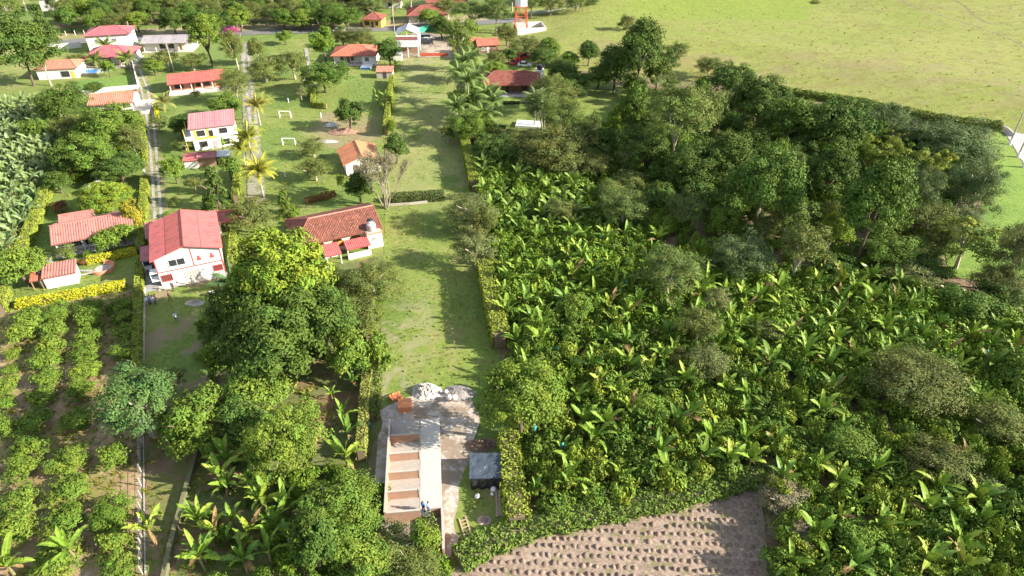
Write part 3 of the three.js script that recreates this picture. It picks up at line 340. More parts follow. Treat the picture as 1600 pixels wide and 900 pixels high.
single('terrace', 'white terrace beside the salmon-roofed house', 'terrace', new G().box(0, 3.2, 0, 0.35, -8, 2.4).geo(), M.slab, [...(() => { const q = inHouse(salmon, 10.6, 0); return [q[0], 0, q[1]]; })()], 13 * Math.PI / 180);
house('long_red_house', 'long low house with crimson roof above a garden wall', { at: [-93.2, -183], turn: 19, w: 13.8, d: 7.6, e: 2.7, h: 4.2, roof: 'gable_x', tiles: M.redSheet2, pitch: 0.4, amp: 0.05, ov: 0.4, wall: M.terracotta, porch: 1.8, plinth: 1.8, posts: 6, postM: M.white, windows: [[7.2, 0.9, 1, 1.2, M.frameD], [9.4, 0.9, 1.4, 1.2, M.frameD], [2.2, 0.9, 2, 1.2, M.frameD]], doors: [[5.6, 0.9]] });
house('white_villa', 'tall white villa with magenta hip roof at the top left', { at: [-133.5, -219.5], turn: 14, w: 12.6, d: 8, e: 5.6, h: 7.2, roof: 'hip', tiles: M.magenta, pitch: 0.4, amp: 0.05, ov: 0.6, windows: [[3, 3.3, 1.2, 1.1], [8, 3.3, 1.2, 1.1]] });
house('villa_wing', 'low wing with wide magenta hip roof beside the pools', { at: [-127.6, -205.5], turn: 9, w: 13, d: 9.5, e: 2.9, h: 5.1, roof: 'hip', tiles: M.magenta, pitch: 0.4, amp: 0.05, ov: 0.6, porch: 2.2, plinth: 1.2, posts: 5, postM: M.yellow, windows: [[2, 0.9, 1.4, 1.2, M.frameD], [9.5, 0.9, 1.4, 1.2, M.frameD]], doors: [[6, 1]] });
house('pool_house', 'white pool house with salmon roof below the big dark tree', { at: [-135.8, -194.6], turn: 10, w: 10.6, d: 7.5, e: 3, h: 4.3, roof: 'hip', hipL: 2.5, hipR: 2.5, tiles: M.salmonTile, pitch: 0.4, amp: 0.05, ov: 0.4, windows: [[7.4, 0.7, 2, 1.4, M.frameD, 1]], doors: [[9.4, 0.9, M.yellow]] });
for (const [u, v, w, d, l] of [[126, 116, 4.4, 3.6, 'larger blue swimming pool in front of the villa wing'], [154, 113, 2.6, 3, 'small blue wading pool beside the round garden tree']]) { const a = survey(u, v), o = thing('swimming_pool', l, 'pool', [a.x, 0, a.z], 0.16); const rim = new G(); rim.box(-0.4, w + 0.4, 0, 0.25, 0, 0.4); rim.box(-0.4, w + 0.4, 0, 0.25, -d - 0.4, -d); rim.box(-0.4, 0, 0, 0.25, -d, 0); rim.box(w, w + 0.4, 0, 0.25, -d, 0); part(o, 'pool_rim', rim.geo(), M.slab); part(o, 'water', new G().box(0, w, 0.14, 0.18, -d, 0).geo(), new THREE.MeshStandardMaterial({ color: rgb(0.06, 0.24, 0.52), roughness: 0.08 })); }
house('grey_roof_house', 'white house with long grey roof at the start of the driveway', { at: [-117.2, -221], turn: 5, w: 14.6, d: 8, e: 2.9, h: 4.2, roof: 'gable_x', tiles: M.greySheet, pitch: 0.5, amp: 0.04, ov: 0.5, porch: 1.2, posts: 5, windows: [[5.6, 0.9, 1.6, 1.3, M.frameD], [8.3, 0.9, 1.6, 1.3, M.frameD]], doors: [[11, 0.9, M.orange]] });
{ const o = house('hip_roof_house', 'white bungalow with orange-red hip roof beside the olive trees', { at: [-54, -208.6], turn: 2, w: 12.4, d: 9, e: 2.8, h: 4.7, roof: 'hip', tiles: M.redTile, pitch: 0.3, amp: 0.06, course: 0.6, vary: 0.14, ov: 0.7, porch: 1.6, plinth: 1.2, posts: 5, windows: [[2.5, 0.9, 1.4, 1.2, M.frameD], [5.6, 0.9, 1.2, 1.2, M.frameD]], doors: [[4.1, 0.9]] });
  part(o, 'white_bay', new G().box(8.4, 12.3, 0, 2.7, -1.6, -0.2).geo(), M.white); windowAt(o, 10, 0.9, 1.1, 1.2, -0.2, M.glass, M.frameW, 1); const a = survey(563, 108), t = thing('paved_ramp', 'white tiled ramp with blue end in front of the bungalow', 'ramp', [a.x, 0, a.z], 0); part(t, 'slab', new G().box(0, 3.2, 0, 0.4, -4.6, 0).geo(), M.paintW); part(t, 'blue_edge', new G().box(0.4, 3, 0, 0.5, 0, 0.5).geo(), M.blueCloth); }
{ const a = survey(589, 123); const o = house('garden_shed', 'little shed with salmon roof beside the grass strip hedge', { category: 'shed', at: [a.x, a.z], turn: 2, w: 4.6, d: 3, e: 2, h: 2.7, roof: 'shed', tiles: M.salmonTile, pitch: 0.35, amp: 0.04, ov: 0.2, wall: M.concrete, doors: [[2.4, 0.9, M.dark]] }); }
{ const a = survey(622, 89), o = thing('frame_building', 'tall unfinished white frame building with zinc gable roof', 'building', [a.x, 0, a.z], 0.02), w = 6.6, d = 6.5; for (const [x, z] of [[0.1, 0], [w / 2, 0], [w - 0.1, 0], [0.1, -d], [w - 0.1, -d]]) part(o, 'post', new G().box(x - 0.12, x + 0.12, 0, 7.1, z - 0.12, z + 0.12).geo(), M.paintW);
  for (const [y0, y1, m] of [[3.1, 4.1, M.paintW], [4.2, 5.1, M.paintW], [5.25, 6.1, M.rustSheet], [6.2, 6.6, M.paintW]]) part(o, 'cladding_panel', new G().box(-0.1, w + 0.1, y0, y1, 0.14, 0.24).geo(), m); part(o, 'upper_floor', new G().box(0, w, 2.9, 3.08, -d, 0.1).geo(), M.wood); part(o, 'side_cladding', new G().box(w + 0.02, w + 0.1, 3.1, 6.6, -d, 0).geo(), M.paintW); part(o, 'brick_wall', new G().box(0.3, w - 0.4, 0, 2.2, -4.2, -4).geo(), M.brick); addRoof(o, 'gable_z', w, d, 6.9, 8.4, 0.3, M.zinc, { pitch: 0.4, amp: 0.03 });
  const sa = survey(620, 90); house('small_lean_to', 'small zinc-roofed hut at the foot of the frame building', { category: 'shed', at: [sa.x - 0.5, sa.z + 3.4], turn: 3, w: 2.6, d: 2.2, e: 2, h: 2.4, roof: 'shed', tiles: M.zinc, ov: 0.15, wall: M.white }); }
house('ranch_house', 'wide ranch house with dark red-brown hip roof among palms', { at: [-8.2, -182.4], turn: 0, w: 15.4, d: 9, e: 2.8, h: 5.1, roof: 'hip', tiles: M.brownTile, pitch: 0.3, amp: 0.06, course: 0.6, vary: 0.16, ov: 0.7, wall: M.timber, porch: 1.8, plinth: 1.6, posts: 7, postM: M.timber, windows: [[3, 0.9, 1.3, 1.2, M.frameD], [11.6, 0.9, 1.3, 1.2, M.frameD]], doors: [[7, 1, M.dark]], hipL: 4, hipR: 3.6 });
{ const a = survey(843, 120); waterTank('black water tank beside the ranch house roof', a.x, 2.2, a.z, 0.8, 1.4, M.tank); single('tank_platform', 'white tank platform behind the ranch house', 'platform', new G().box(-1.2, 1.2, 0, 2.18, -1.2, 1.2).geo(), M.white, [a.x, 0, a.z], 0); }
{ const a = survey(748, 84); house('cottage', 'small cottage with orange tile roof behind the tall palms', { at: [a.x, a.z], turn: 12, w: 6.2, d: 5.4, e: 2.5, h: 3.8, roof: 'gable_x', tiles: M.redTile, pitch: 0.3, amp: 0.06, ov: 0.5, wall: M.brick, doors: [[3, 0.9, M.white]], windows: [[1.4, 0.9, 0.8, 0.9]] }); const b = survey(736, 77); house('cottage', 'low tiled outhouse left of the small cottage', { category: 'outhouse', at: [b.x, b.z], turn: 14, w: 3.4, d: 3.6, e: 2.2, h: 3, roof: 'gable_x', tiles: M.orangeTile, pitch: 0.3, amp: 0.06, ov: 0.3, wall: M.brick }); }
{ const a = survey(568, 43); house('yellow_house', 'yellow roadside house with brown tile roof', { at: [a.x, a.z], turn: -6, w: 6.6, d: 6, e: 2.8, h: 4.4, roof: 'hip', tiles: M.brownTile, pitch: 0.3, amp: 0.06, ov: 0.5, wall: M.yellow, windows: [[1.5, 0.9, 1.6, 1.2, M.frameD], [5, 0.9, 0.9, 1.2, M.frameD]], doors: [[3.4, 0.9, M.dark]] });
  const b = survey(640, 38); house('roadside_house', 'large brown-roofed house half hidden by trees across the road', { at: [b.x, b.z], turn: 8, w: 13, d: 9, e: 3, h: 5.4, roof: 'hip', tiles: M.brownTile, pitch: 0.35, amp: 0.06, ov: 0.8, wall: M.cream, porch: 1.5, posts: 5, postM: M.white }); const c = survey(598, 13); house('roadside_house', 'farthest pink-roofed house at the top edge', { at: [c.x, c.z], turn: 2, w: 7, d: 6, e: 2.8, h: 4.2, roof: 'hip', tiles: M.rustSheet, pitch: 0.4, amp: 0.04, ov: 0.5, windows: [[3, 0.9, 1.4, 1.2, M.frameD]] });
  const e = survey(66, 18); house('far_white_house', 'white house glimpsed between trees in the top left corner', { at: [e.x, e.z], turn: 10, w: 6, d: 6, e: 4.5, h: 5.8, roof: 'hip', tiles: M.zinc, pitch: 0.4, amp: 0.04, ov: 0.4, windows: [[3, 2.8, 1.2, 1.2, M.frameD]] }); 
  const k = survey(668, 17); house('roadside_house', 'wide dark-roofed house beyond the brown-roofed one', { at: [k.x, k.z], turn: 4, w: 15, d: 9, e: 3, h: 5, roof: 'gable_x', tiles: M.brownTile, pitch: 0.4, amp: 0.05, ov: 0.6, wall: M.cream }); }
{ // lattice water tower on a walled base
  const a = survey(814, 52), o = thing('water_tower', 'red steel lattice tower carrying a white tank', 'tower', [a.x, 0, a.z], 0.1), s = 2.2, Ht = 9; for (const [x, z] of [[-1, -1], [1, -1], [1, 1], [-1, 1]]) part(o, 'leg', new G().tube([x * s, 0, z * s], [x * s * 0.75, Ht, z * s * 0.75], 0.14, 0.12, 6).geo(), M.redSteel);
  for (let k = 0; k < 3; k++) { const y0 = k * 3, y1 = y0 + 3, r = (y) => s * (1 - 0.25 * y / Ht); for (const [p, q] of [[[-1, -1], [1, -1]], [[1, -1], [1, 1]], [[1, 1], [-1, 1]], [[-1, 1], [-1, -1]]]) { const g = new G(); g.tube([p[0] * r(y0), y0, p[1] * r(y0)], [q[0] * r(y1), y1, q[1] * r(y1)], 0.06, 0.06, 4); g.tube([q[0] * r(y0), y0, q[1] * r(y0)], [p[0] * r(y1), y1, p[1] * r(y1)], 0.06, 0.06, 4); g.tube([p[0] * r(y1), y1, p[1] * r(y1)], [q[0] * r(y1), y1, q[1] * r(y1)], 0.07, 0.07, 4); part(o, 'brace', g.geo(), M.redSteel); } }
  part(o, 'tank', new THREE.CylinderGeometry(2, 2, 2.6, 20).translate(0, Ht + 1.4, 0), new THREE.MeshStandardMaterial({ color: rgb(0.8, 0.8, 0.78), roughness: 0.6 })); part(o, 'tank_platform', new G().box(-2.2, 2.2, Ht, Ht + 0.15, -2.2, 2.2).geo(), M.redSteel);
  const b = survey(808, 57), y = thing('walled_yard', 'white walled yard at the foot of the water tower', 'wall', [b.x, 0, b.z], 0.16); for (const [x0, x1, z0, z1] of [[0, 10, -0.2, 0], [9.8, 10, -8, -0.2], [0, 0.2, -8, -0.2], [0.2, 9.8, -8, -7.8]]) part(y, 'wall', new G().box(x0, x1, 0, 2.6, z0, z1).geo(), M.white); }
function wallLine(name, label, pts, h, t, m, cat = 'wall') { const o = thing(name, label, cat), c = ground(pts); for (let i = 0; i + 1 < c.length; i++) { const [ax, az] = c[i], [bx, bz] = c[i + 1], l = Math.hypot(bx - ax, bz - az), g = new G().box(0, l, 0, h, -t / 2, t / 2).geo(), p = part(o, 'wall_section', g, m); p.position.set(ax, 0.001 * i, az); p.rotation.y = Math.atan2(-(bz - az), bx - ax); } return o; }
wallLine('garden_wall', 'long white garden wall beside the grassy driveway', [[203, 82], [210, 108], [217, 137]], 1.5, 0.25, M.white);
wallLine('garden_wall', 'low white wall behind the salmon-roofed house', [[217, 139], [170, 143], [118, 150]], 1.2, 0.25, M.white);
wallLine('boundary_wall', 'whitewashed low wall beside the clipped orchard hedge', [[227, 452], [226, 500], [225, 560], [224, 592]], 0.5, 0.2, M.slab);
wallLine('mossy_wall', 'long mossy stone wall running to the bottom edge', [[338, 630], [312, 700], [290, 780], [268, 860], [255, 925]], 0.9, 0.5, mat(0.15, 0.15, 0.075, { map: wear3 }));
wallLine('grass_strip_wall', 'pale low wall crossing the grass strip by the hedge', [[606, 322], [640, 320], [668, 317]], 0.5, 0.15, M.concrete);
wallLine('roadside_wall', 'white roadside wall behind the villa', [[75, 80], [128, 74]], 1.8, 0.2, M.white);
wallLine('porch_wall', 'low white garden wall in front of the long crimson-roofed house', [[266, 147], [300, 145], [318, 142]], 0.8, 0.2, M.white);
wallLine('lane_wall', 'white low wall along the pale lane', [[1556, 198], [1572, 205], [1582, 214]], 1, 0.2, M.white);
wallLine('pale_wall', 'pale low wall far behind the pasture tower', [[826, 24], [895, 18]], 1.4, 0.2, mat(0.55, 0.62, 0.58));
wallLine('orange_barrier', 'orange mesh barrier across the top of the grass strip', [[657, 88], [680, 88], [700, 88]], 1, 0.1, M.redSteel, 'barrier');
wallLine('green_fence', 'green mesh fence behind the parked cars', [[655, 52], [672, 48], [684, 52]], 2, 0.1, plain(0.03, 0.28, 0.18), 'fence');

// ---------------------------------------------------------------- building site
{
  const a = survey(603, 800, 1.8), o = thing('brick_shell', 'unfinished roofless brick building with a row of open cells', 'building', [a.x, 0, a.z], 6 * Math.PI / 180), W = 3.5, X = 6.05, F = 0.5, Tp = 1.8, L = 13.6;
  part(o, 'floor_slab', new G().box(-0.1, X, -0.2, F, -L - 1.2, 0.1).geo(), mat(0.36, 0.325, 0.285, { map: wear3 })); part(o, 'passage_slab', new G().box(W + 0.12, X, F, F + 0.03, -L - 1, -0.1).geo(), mat(0.5, 0.465, 0.41, { map: wear3 }));
  const wallB = (n, x0, x1, z0, z1, y1) => { const w = part(o, n, new G().box(x0, x1, F - 0.4, y1, z0, z1).geo(), M.brick); part(w, 'wall_coping', new G().box(x0 - 0.02, x1 + 0.02, y1, y1 + 0.07, z0 - 0.02, z1 + 0.02).geo(), M.concrete); return w; };
  wallB('side_wall', -0.2, 0, -L, 0.2, Tp + 0.25); wallB('front_wall', 0, W + 0.2, 0, 0.2, Tp); [-2.75, -5.5, -8.3, -11.2].forEach((z) => wallB('partition_wall', 0, W, z, z + 0.16, Tp));
  for (const z of [-2.75, -5.5, -8.3, -11.2, -13.4]) part(o, 'column', new G().box(W, W + 0.14, F, Tp + 0.12, z - 0.02, z + 0.2).geo(), M.concrete);
  wallB('end_wall', X - 0.02, X + 0.2, 0.2, 5.2, Tp); wallB('cross_wall', X - 1.2, X - 0.05, -0.1, 0.1, Tp); part(o, 'lower_floor', new G().box(0, X, -0.1, 0.06, 0.2, 5.2).geo(), M.concrete);
  const P = (x, z) => inHouse(o, x, z); site = { P, F };
}
var site;
{ const r = rng(5);   // heaps of building material
  function heap(name, label, u, v, rx, rz, h, m, jag, seed) { const s = survey(u, v), g = new THREE.CircleGeometry(1, 40); const rings = 20, n = 56, G2 = new G(), q = rng(seed), H = []; for (let i = 0; i <= rings; i++) { H.push([]); for (let j = 0; j <= n; j++) { const t = i / rings, w = (j % n) / n * Math.PI * 2, rr = 1 + 0.16 * (fbm(Math.cos(w) * 2 + seed, Math.sin(w) * 2, 3) - 0.5) * 2; const y = h * Math.pow(Math.cos(t * Math.PI / 2), 1.2) * (1 + jag * 2 * (fbm(Math.cos(w) * t * 9 + seed + 20, Math.sin(w) * t * 9 + 29, 3) - 0.5)); H[i].push([Math.cos(w) * t * rx * rr, Math.max(0, y) * (i < rings ? 1 : 0), Math.sin(w) * t * rz * rr]); } H[i][n] = H[i][0]; } for (let i = 0; i < rings; i++) for (let j = 0; j < n; j++) { const k = 0.85 + 0.3 * q(); G2.quad(H[i][j], H[i][j + 1], H[i + 1][j + 1], H[i + 1][j], [k, k, k]); } return single(name, label, 'heap', G2.geo(), m, [s.x, 0.1, s.z], 0); }
  heap('gravel_heap', 'bright white crushed stone heap beside the orange bricks', 666, 613, 2.1, 1.7, 0.9, mat(0.42, 0.4, 0.36, { map: wear3 }), 0.8, 3);
  heap('sand_heap', 'wide grey sand heap at the end of the grass strip', 715, 616, 2.2, 1.7, 0.6, mat(0.23, 0.215, 0.2), 0.2, 8);
  heap('soil_heap', 'brown soil heap behind the tarpaulin shelter', 752, 697, 2, 1.3, 0.7, mat(0.2, 0.135, 0.095), 0.6, 12); heap('soil_heap', 'pinkish brown soil heap behind the orange-roofed house', 536, 207, 3.8, 2, 0.8, mat(0.3, 0.18, 0.13), 0.5, 15); heap('gravel_heap', 'pale gravel heap beside the dark round bush on the lawn', 518, 196, 1.5, 1.3, 0.8, mat(0.5, 0.5, 0.49), 0.3, 18); heap('rubble_heap', 'pale broken rubble heap on the shaded grass', 757, 814, 0.85, 0.65, 0.35, mat(0.55, 0.42, 0.38), 1.2, 21); heap('rubble_heap', 'pale rubble lying in the yard by the red-roofed house', 305, 474, 1.6, 0.9, 0.3, mat(0.45, 0.4, 0.34), 1, 25); heap('gravel_heap', 'flat grey gravel patch beside the orange-roofed house', 514, 222, 2.2, 0.9, 0.4, mat(0.42, 0.4, 0.38), 0.3, 29);
  const bs = survey(623, 645), bt = thing('brick_stack', 'stack of new orange bricks at the end of the grass strip', 'brick stack', [bs.x, 0.1, bs.z], 0.12), bg = new G().box(0, 0.33, 0, 0.16, 0, 0.2).geo(), bm = [0.9, 1, 1.12].map((k) => plain(0.72 * k, 0.255 * k, 0.11 * k));
  for (let y = 0; y < 6; y++) for (let x = 0; x < 5; x++) for (let z = 0; z < 8; z++) { if (y < 5 && x > 0 && x < 4 && z > 0 && z < 7) continue; const b = part(bt, 'brick', bg, bm[Math.floor(r() * 3)]); b.position.set(x * 0.345 + (r() - 0.5) * 0.02, y * 0.165, -z * 0.212 + (r() - 0.5) * 0.02); }
  const b2 = survey(612, 628), bt2 = thing('brick_pile', 'small loose pile of bricks beside the big stack', 'brick pile', [b2.x, 0.1, b2.z], 0.5); for (let k = 0; k < 34; k++) { const b = part(bt2, 'brick', bg, bm[k % 3]), l = Math.floor(k / 14); b.position.set((k % 4) * 0.37 + (r() - 0.5) * 0.15, l * 0.165, -(Math.floor(k / 4) % 4) * 0.28 + (r() - 0.5) * 0.1); b.rotation.y = (r() - 0.5) * 0.5; }
  const bag = new THREE.SphereGeometry(0.42, 14, 10); { const p = bag.attributes.position; for (let i = 0; i < p.count; i++) { const k = 1 + 0.25 * (fbm(p.getX(i) * 5 + 9, p.getZ(i) * 5 + p.getY(i) * 3, 3) - 0.5); p.setXYZ(i, p.getX(i) * k * 1.1, Math.max(-0.3, p.getY(i) * k * 0.85), p.getZ(i) * k); } bag.computeVertexNormals(); }
  const bagM = new THREE.MeshStandardMaterial({ color: rgb(0.66, 0.55, 0.5), roughness: 0.9 }), bagW = new THREE.MeshStandardMaterial({ color: rgb(0.78, 0.78, 0.76), roughness: 0.9 });
  for (const [u, v, s, m, l] of [[702, 627, 1, bagM, 'left of two pinkish sacks standing on the sand heap'], [710, 627, 1, bagM, 'right of two pinkish sacks standing on the sand heap'], [697, 617, 0.7, bagM, 'small crumpled sack behind the pair on the sand heap'], [746, 778, 0.75, bagW, 'white plastic sack alone on the shaded grass'], [771, 767, 0.8, bagW, 'larger white sack beside the long planks'], [769, 774, 0.5, bagW, 'smaller white sack beside the long planks']]) { const q = survey(u, v), b = single('sack', l, 'sack', bag, m, [q.x, (m === bagM ? 0.45 : 0.1) + 0.27 * s, q.z], u); b.scale.setScalar(s); }
  const ps = survey(785, 806), pt = thing('plank_pile', 'long weathered planks stacked beside the hedge', 'planks', [ps.x, 0.1, ps.z], 0.06); for (let k = 0; k < 9; k++) { const l = Math.floor(k / 4), p = part(pt, 'plank', new G().box(-0.11, 0.11, 0, 0.06, -3.2 - r() * 0.5, r() * 0.3).geo(), [M.wood, M.timber, M.wood][k % 3]); p.position.set(-0.6 + (k % 4) * 0.26, l * 0.065, 0); p.rotation.y = (r() - 0.5) * 0.06; }
  const ls = survey(728, 846), lt = thing('ladder', 'pale wooden ladder lying on the grass by the plot hedge', 'ladder', [ls.x, 0.14, ls.z], 0.32); for (const x of [0, 0.75]) part(lt, 'rail', new G().box(x - 0.08, x + 0.08, 0, 0.12, -2.9, 0).geo(), M.wood); for (let k = 0; k < 6; k++) part(lt, 'rung', new G().box(0.08, 0.67, 0.03, 0.1, -0.3 - k * 0.46, -0.18 - k * 0.46).geo(), M.wood);
  const ts = survey(736, 763), st = thing('tarpaulin_shelter', 'black plastic tarpaulin shelter by the building site', 'shelter', [ts.x, 0, ts.z], 0.02), w = 3.5, d = 3.4; const tg = new G(), n = 14, Y = (x, z) => 1.85 + 0.25 * (z / d) + 0.16 * (fbm(x * 1.6 + 4, z * 1.6, 3) - 0.5) * 2 - 0.1 * Math.sin(x / w * Math.PI) + (Math.hypot(x - 2, z - 1.6) < 0.25 ? -0.08 : 0);
  for (let i = 0; i < n; i++) for (let j = 0; j < n; j++) { const X = (k) => -0.15 + (w + 0.3) * k / n, Z = (k) => -0.1 + (d + 0.2) * k / n, p = (a, b) => [X(a), Y(X(a), Z(b)), -Z(b)]; tg.quad(p(i, j), p(i + 1, j), p(i + 1, j + 1), p(i, j + 1), [1, 1, 1]); } part(st, 'tarpaulin_top', tg.geo(), M.tarp);
  const fg = new G(); for (let i = 0; i < 16; i++) { const x0 = w * i / 16, x1 = w * (i + 1) / 16, z = (x, y) => 0.14 * Math.sin(x * 6) * (1 - y / 2) + 0.25 * (1 - y / 2); for (let j = 0; j < 4; j++) { const y0 = j * 0.46, y1 = y0 + 0.46; fg.quad([x0, y0, z(x0, y0)], [x1, y0, z(x1, y0)], [x1, y1, z(x1, y1)], [x0, y1, z(x0, y1)]); } } part(st, 'tarpaulin_front', fg.geo(), M.black); for (const x of [0, w]) part(st, 'tarpaulin_side', new G().quad([x, 0, 0], [x, 0, -d], [x, 2, -d], [x, 1.8, 0]).geo(), M.black); for (const [x, z] of [[0.1, -0.1], [w - 0.1, -0.1], [0.1, -d + 0.1], [w - 0.1, -d + 0.1]]) part(st, 'pole', new G().tube([x, 0, z], [x, 1.75, z], 0.05, 0.05, 5).geo(), M.wood);
  const dr = survey(577, 668); waterTank('small dark drum behind the brick shell', dr.x, 0, dr.z, 0.32, 0.8, M.tankBlue);
}
// ---------------------------------------------------------------- tilled plot: rows of mounds
{
  const pts = [[0, 0.2], [0.1, 0.21], [0.22, 0.17], [0.32, 0.1], [0.4, 0.03], [0.47, -0.03]].map(([a, b]) => new THREE.Vector2(a, b)), gs = [1, 2, 3].map((s) => { const g = new THREE.LatheGeometry(pts, 11); const p = g.attributes.position; for (let i = 0; i < p.count; i++) { const n = fbm(p.getX(i) * 6 + s * 10, p.getZ(i) * 6, 3) - 0.5; p.setY(i, p.getY(i) + n * 0.14); p.setX(i, p.getX(i) * (1 + n * 0.4)); } g.computeVertexNormals(); return g; });
  const ms = [[0.19, 0.135, 0.1], [0.165, 0.12, 0.09], [0.22, 0.16, 0.12]].map((c) => new THREE.MeshStandardMaterial({ color: rgb(...c), roughness: 1, side: THREE.DoubleSide })), r = rng(31), plotIn = PLOT; let n = 0;
  for (let i = 0; i < 21; i++) for (let j = 0; j < 75; j++) { const x = -14 + j * 0.78 + (i % 2) * 0.3 + (r() - 0.5) * 0.26, z = -36.5 - i * 1.05 + x * 0.05 + (r() - 0.5) * 0.28; if (!inside(x, z, plotIn) || edgeDist(x, z, plotIn) < 0.7 || z > -38.6 || n >= 300) continue; if (r() < 0.06) continue; n++; const m = single('planting_mound', 'small round earth planting mound in the tilled plot', 'mound', gs[n % 3], ms[Math.floor(r() * 3)], [x, 0.1, z], r() * 6, 'planting mounds in the tilled plot'); m.scale.set(0.56 + r() * 0.3, 0.5 + r() * 0.5, 0.56 + r() * 0.3); }
}
// ---------------------------------------------------------------- goals, poles, posts
function goal(label, u, v, w) { const a = survey(u, v), o = thing('football_goal', label, 'goal', [a.x, 0, a.z], 0, 'small goals on the lawn'), h = 1.7; for (const x of [-w / 2, w / 2]) { part(o, 'goal_post', new G().tube([x, 0, 0], [x, h, 0], 0.09, 0.09, 6).geo(), M.paintW); part(o, 'back_stay', new G().tube([x, h, 0], [x, 0, -1], 0.04, 0.04, 5).geo(), M.paintW); } part(o, 'crossbar', new G().tube([-w / 2, h, 0], [w / 2, h, 0], 0.09, 0.09, 6).geo(), M.paintW); }
goal('white football goal at the far end of the lawn', 446, 184, 2.8); goal('white football goal nearer the arched house', 452, 227, 2.9);
for (const [u, v, h, l] of [[502, 184, 1.4, 'short white post beside the gravel heap'], [451, 160, 1.2, 'thin white post on the lawn behind the far goal'], [446, 277, 1.2, 'small pale post near the yellow palm']]) { const a = survey(u, v); single('marker_post', l, 'post', new G().tube([0, 0, 0], [0, h, 0], 0.12, 0.1, 6).geo(), M.paintW, [a.x, 0, a.z]); }
function lampPole(label, u, v, h, lean) { const a = survey(u, v), o = thing('street_lamp', label, 'lamp post', [a.x, 0, a.z], 0, 'street lamps along the lane'); part(o, 'foot', new G().tube([0, 0, 0], [0, 1.4, 0], 0.42, 0.24, 8).geo(), M.paintW); part(o, 'pole', new G().tube([0, 1.4, 0], [0, h, 0], 0.2, 0.13, 8).geo(), M.concrete); part(o, 'arm', new G().tube([0, h, 0], [1.2, h + 0.3, 0], 0.06, 0.05, 6).geo(), M.steel); part(o, 'lamp_head', new G().box(1.1, 1.8, h + 0.22, h + 0.36, -0.14, 0.14).geo(), M.grey); }
lampPole('farthest pale lamp post with white foot at the lane bend', 1577, 226, 8); lampPole('second pale lamp post along the lane', 1590, 246, 8); lampPole('nearest lamp post at the right edge of the lane', 1599, 262, 8);
function utilityPole(label, u, v, h) { const a = survey(u, v), o = thing('utility_pole', label, 'pole', [a.x, 0, a.z], 0.2); part(o, 'pole', new G().tube([0, 0, 0], [0, h, 0], 0.16, 0.1, 7).geo(), M.concrete); part(o, 'crossarm', new G().box(-0.9, 0.9, h - 0.7, h - 0.58, -0.06, 0.06).geo(), M.timber); }
utilityPole('utility pole in front of the grey-roofed house', 272, 112, 8.5); utilityPole('utility pole left of the white frame building', 617, 54, 8); utilityPole('utility pole beside the grassy driveway entrance', 209, 68, 7);
{ const c = ground([[75, 58], [130, 55], [200, 53], [300, 47], [420, 42], [545, 38], [570, 38]]), g = new G().box(-0.09, 0.09, 0, 1.7, -0.09, 0.09).geo(); let acc = 0; for (let i = 0; i + 1 < c.length; i++) { const [ax, az] = c[i], [bx, bz] = c[i + 1], l = Math.hypot(bx - ax, bz - az); while (acc < l) { const t = acc / l; single('fence_post', 'pale wooden fence post along the far side of the road', 'fence post', g, M.cream, [lerp(ax, bx, t), 0, lerp(az, bz, t)], 0.2, 'fence posts along the road'); acc += 2.9; } acc -= l; } }
{ const c = ground([[221, 600], [221, 680], [221, 760], [222, 840], [223, 898]]), o = thing('wire_fence', 'thin concrete-post wire fence along the orchard edge', 'fence'); const P = []; for (let i = 0; i + 1 < c.length; i++) for (let k = 0; k < 4; k++) P.push([lerp(c[i][0], c[i + 1][0], k / 4), lerp(c[i][1], c[i + 1][1], k / 4)]); P.push(c[4]); P.forEach(([x, z], i) => { part(o, 'post', new G().box(x - 0.06, x + 0.06, 0, 1.5, z - 0.06, z + 0.06).geo(), M.grey); if (i) for (const y of [0.45, 0.9, 1.35]) part(o, 'wire', new G().tube([P[i - 1][0], y, P[i - 1][1]], [x, y, z], 0.02, 0.02, 4).geo(), M.steel); }); const k = thing('fence_kerb', 'pale concrete kerb under the wire fence', 'kerb'); P.forEach(([x, z], i) => { if (!i) return; const [a, b] = P[i - 1], l = Math.hypot(x - a, z - b), p = part(k, 'kerb_section', new G().box(0, l - 0.02, 0, 0.16, -0.07, 0.07).geo(), M.grey); p.position.set(a + 0.3, 0, b); p.rotation.y = Math.atan2(-(z - b), x - a); }); }
{ const a = survey(228, 276), o = thing('driveway_gate', 'low white gate posts and bar across the grassy driveway', 'gate', [a.x, 0, a.z], 0.1); for (const x of [0, 4.1]) part(o, 'gate_post', new G().box(x - 0.15, x + 0.15, 0, 1.7, -0.15, 0.15).geo(), M.white); part(o, 'gate_bar', new G().tube([0.1, 1.1, 0], [4, 1.1, 0], 0.05, 0.05, 6).geo(), M.dark); part(o, 'gate_bar', new G().tube([0.1, 0.6, 0], [4, 0.6, 0], 0.05, 0.05, 6).geo(), M.dark); }

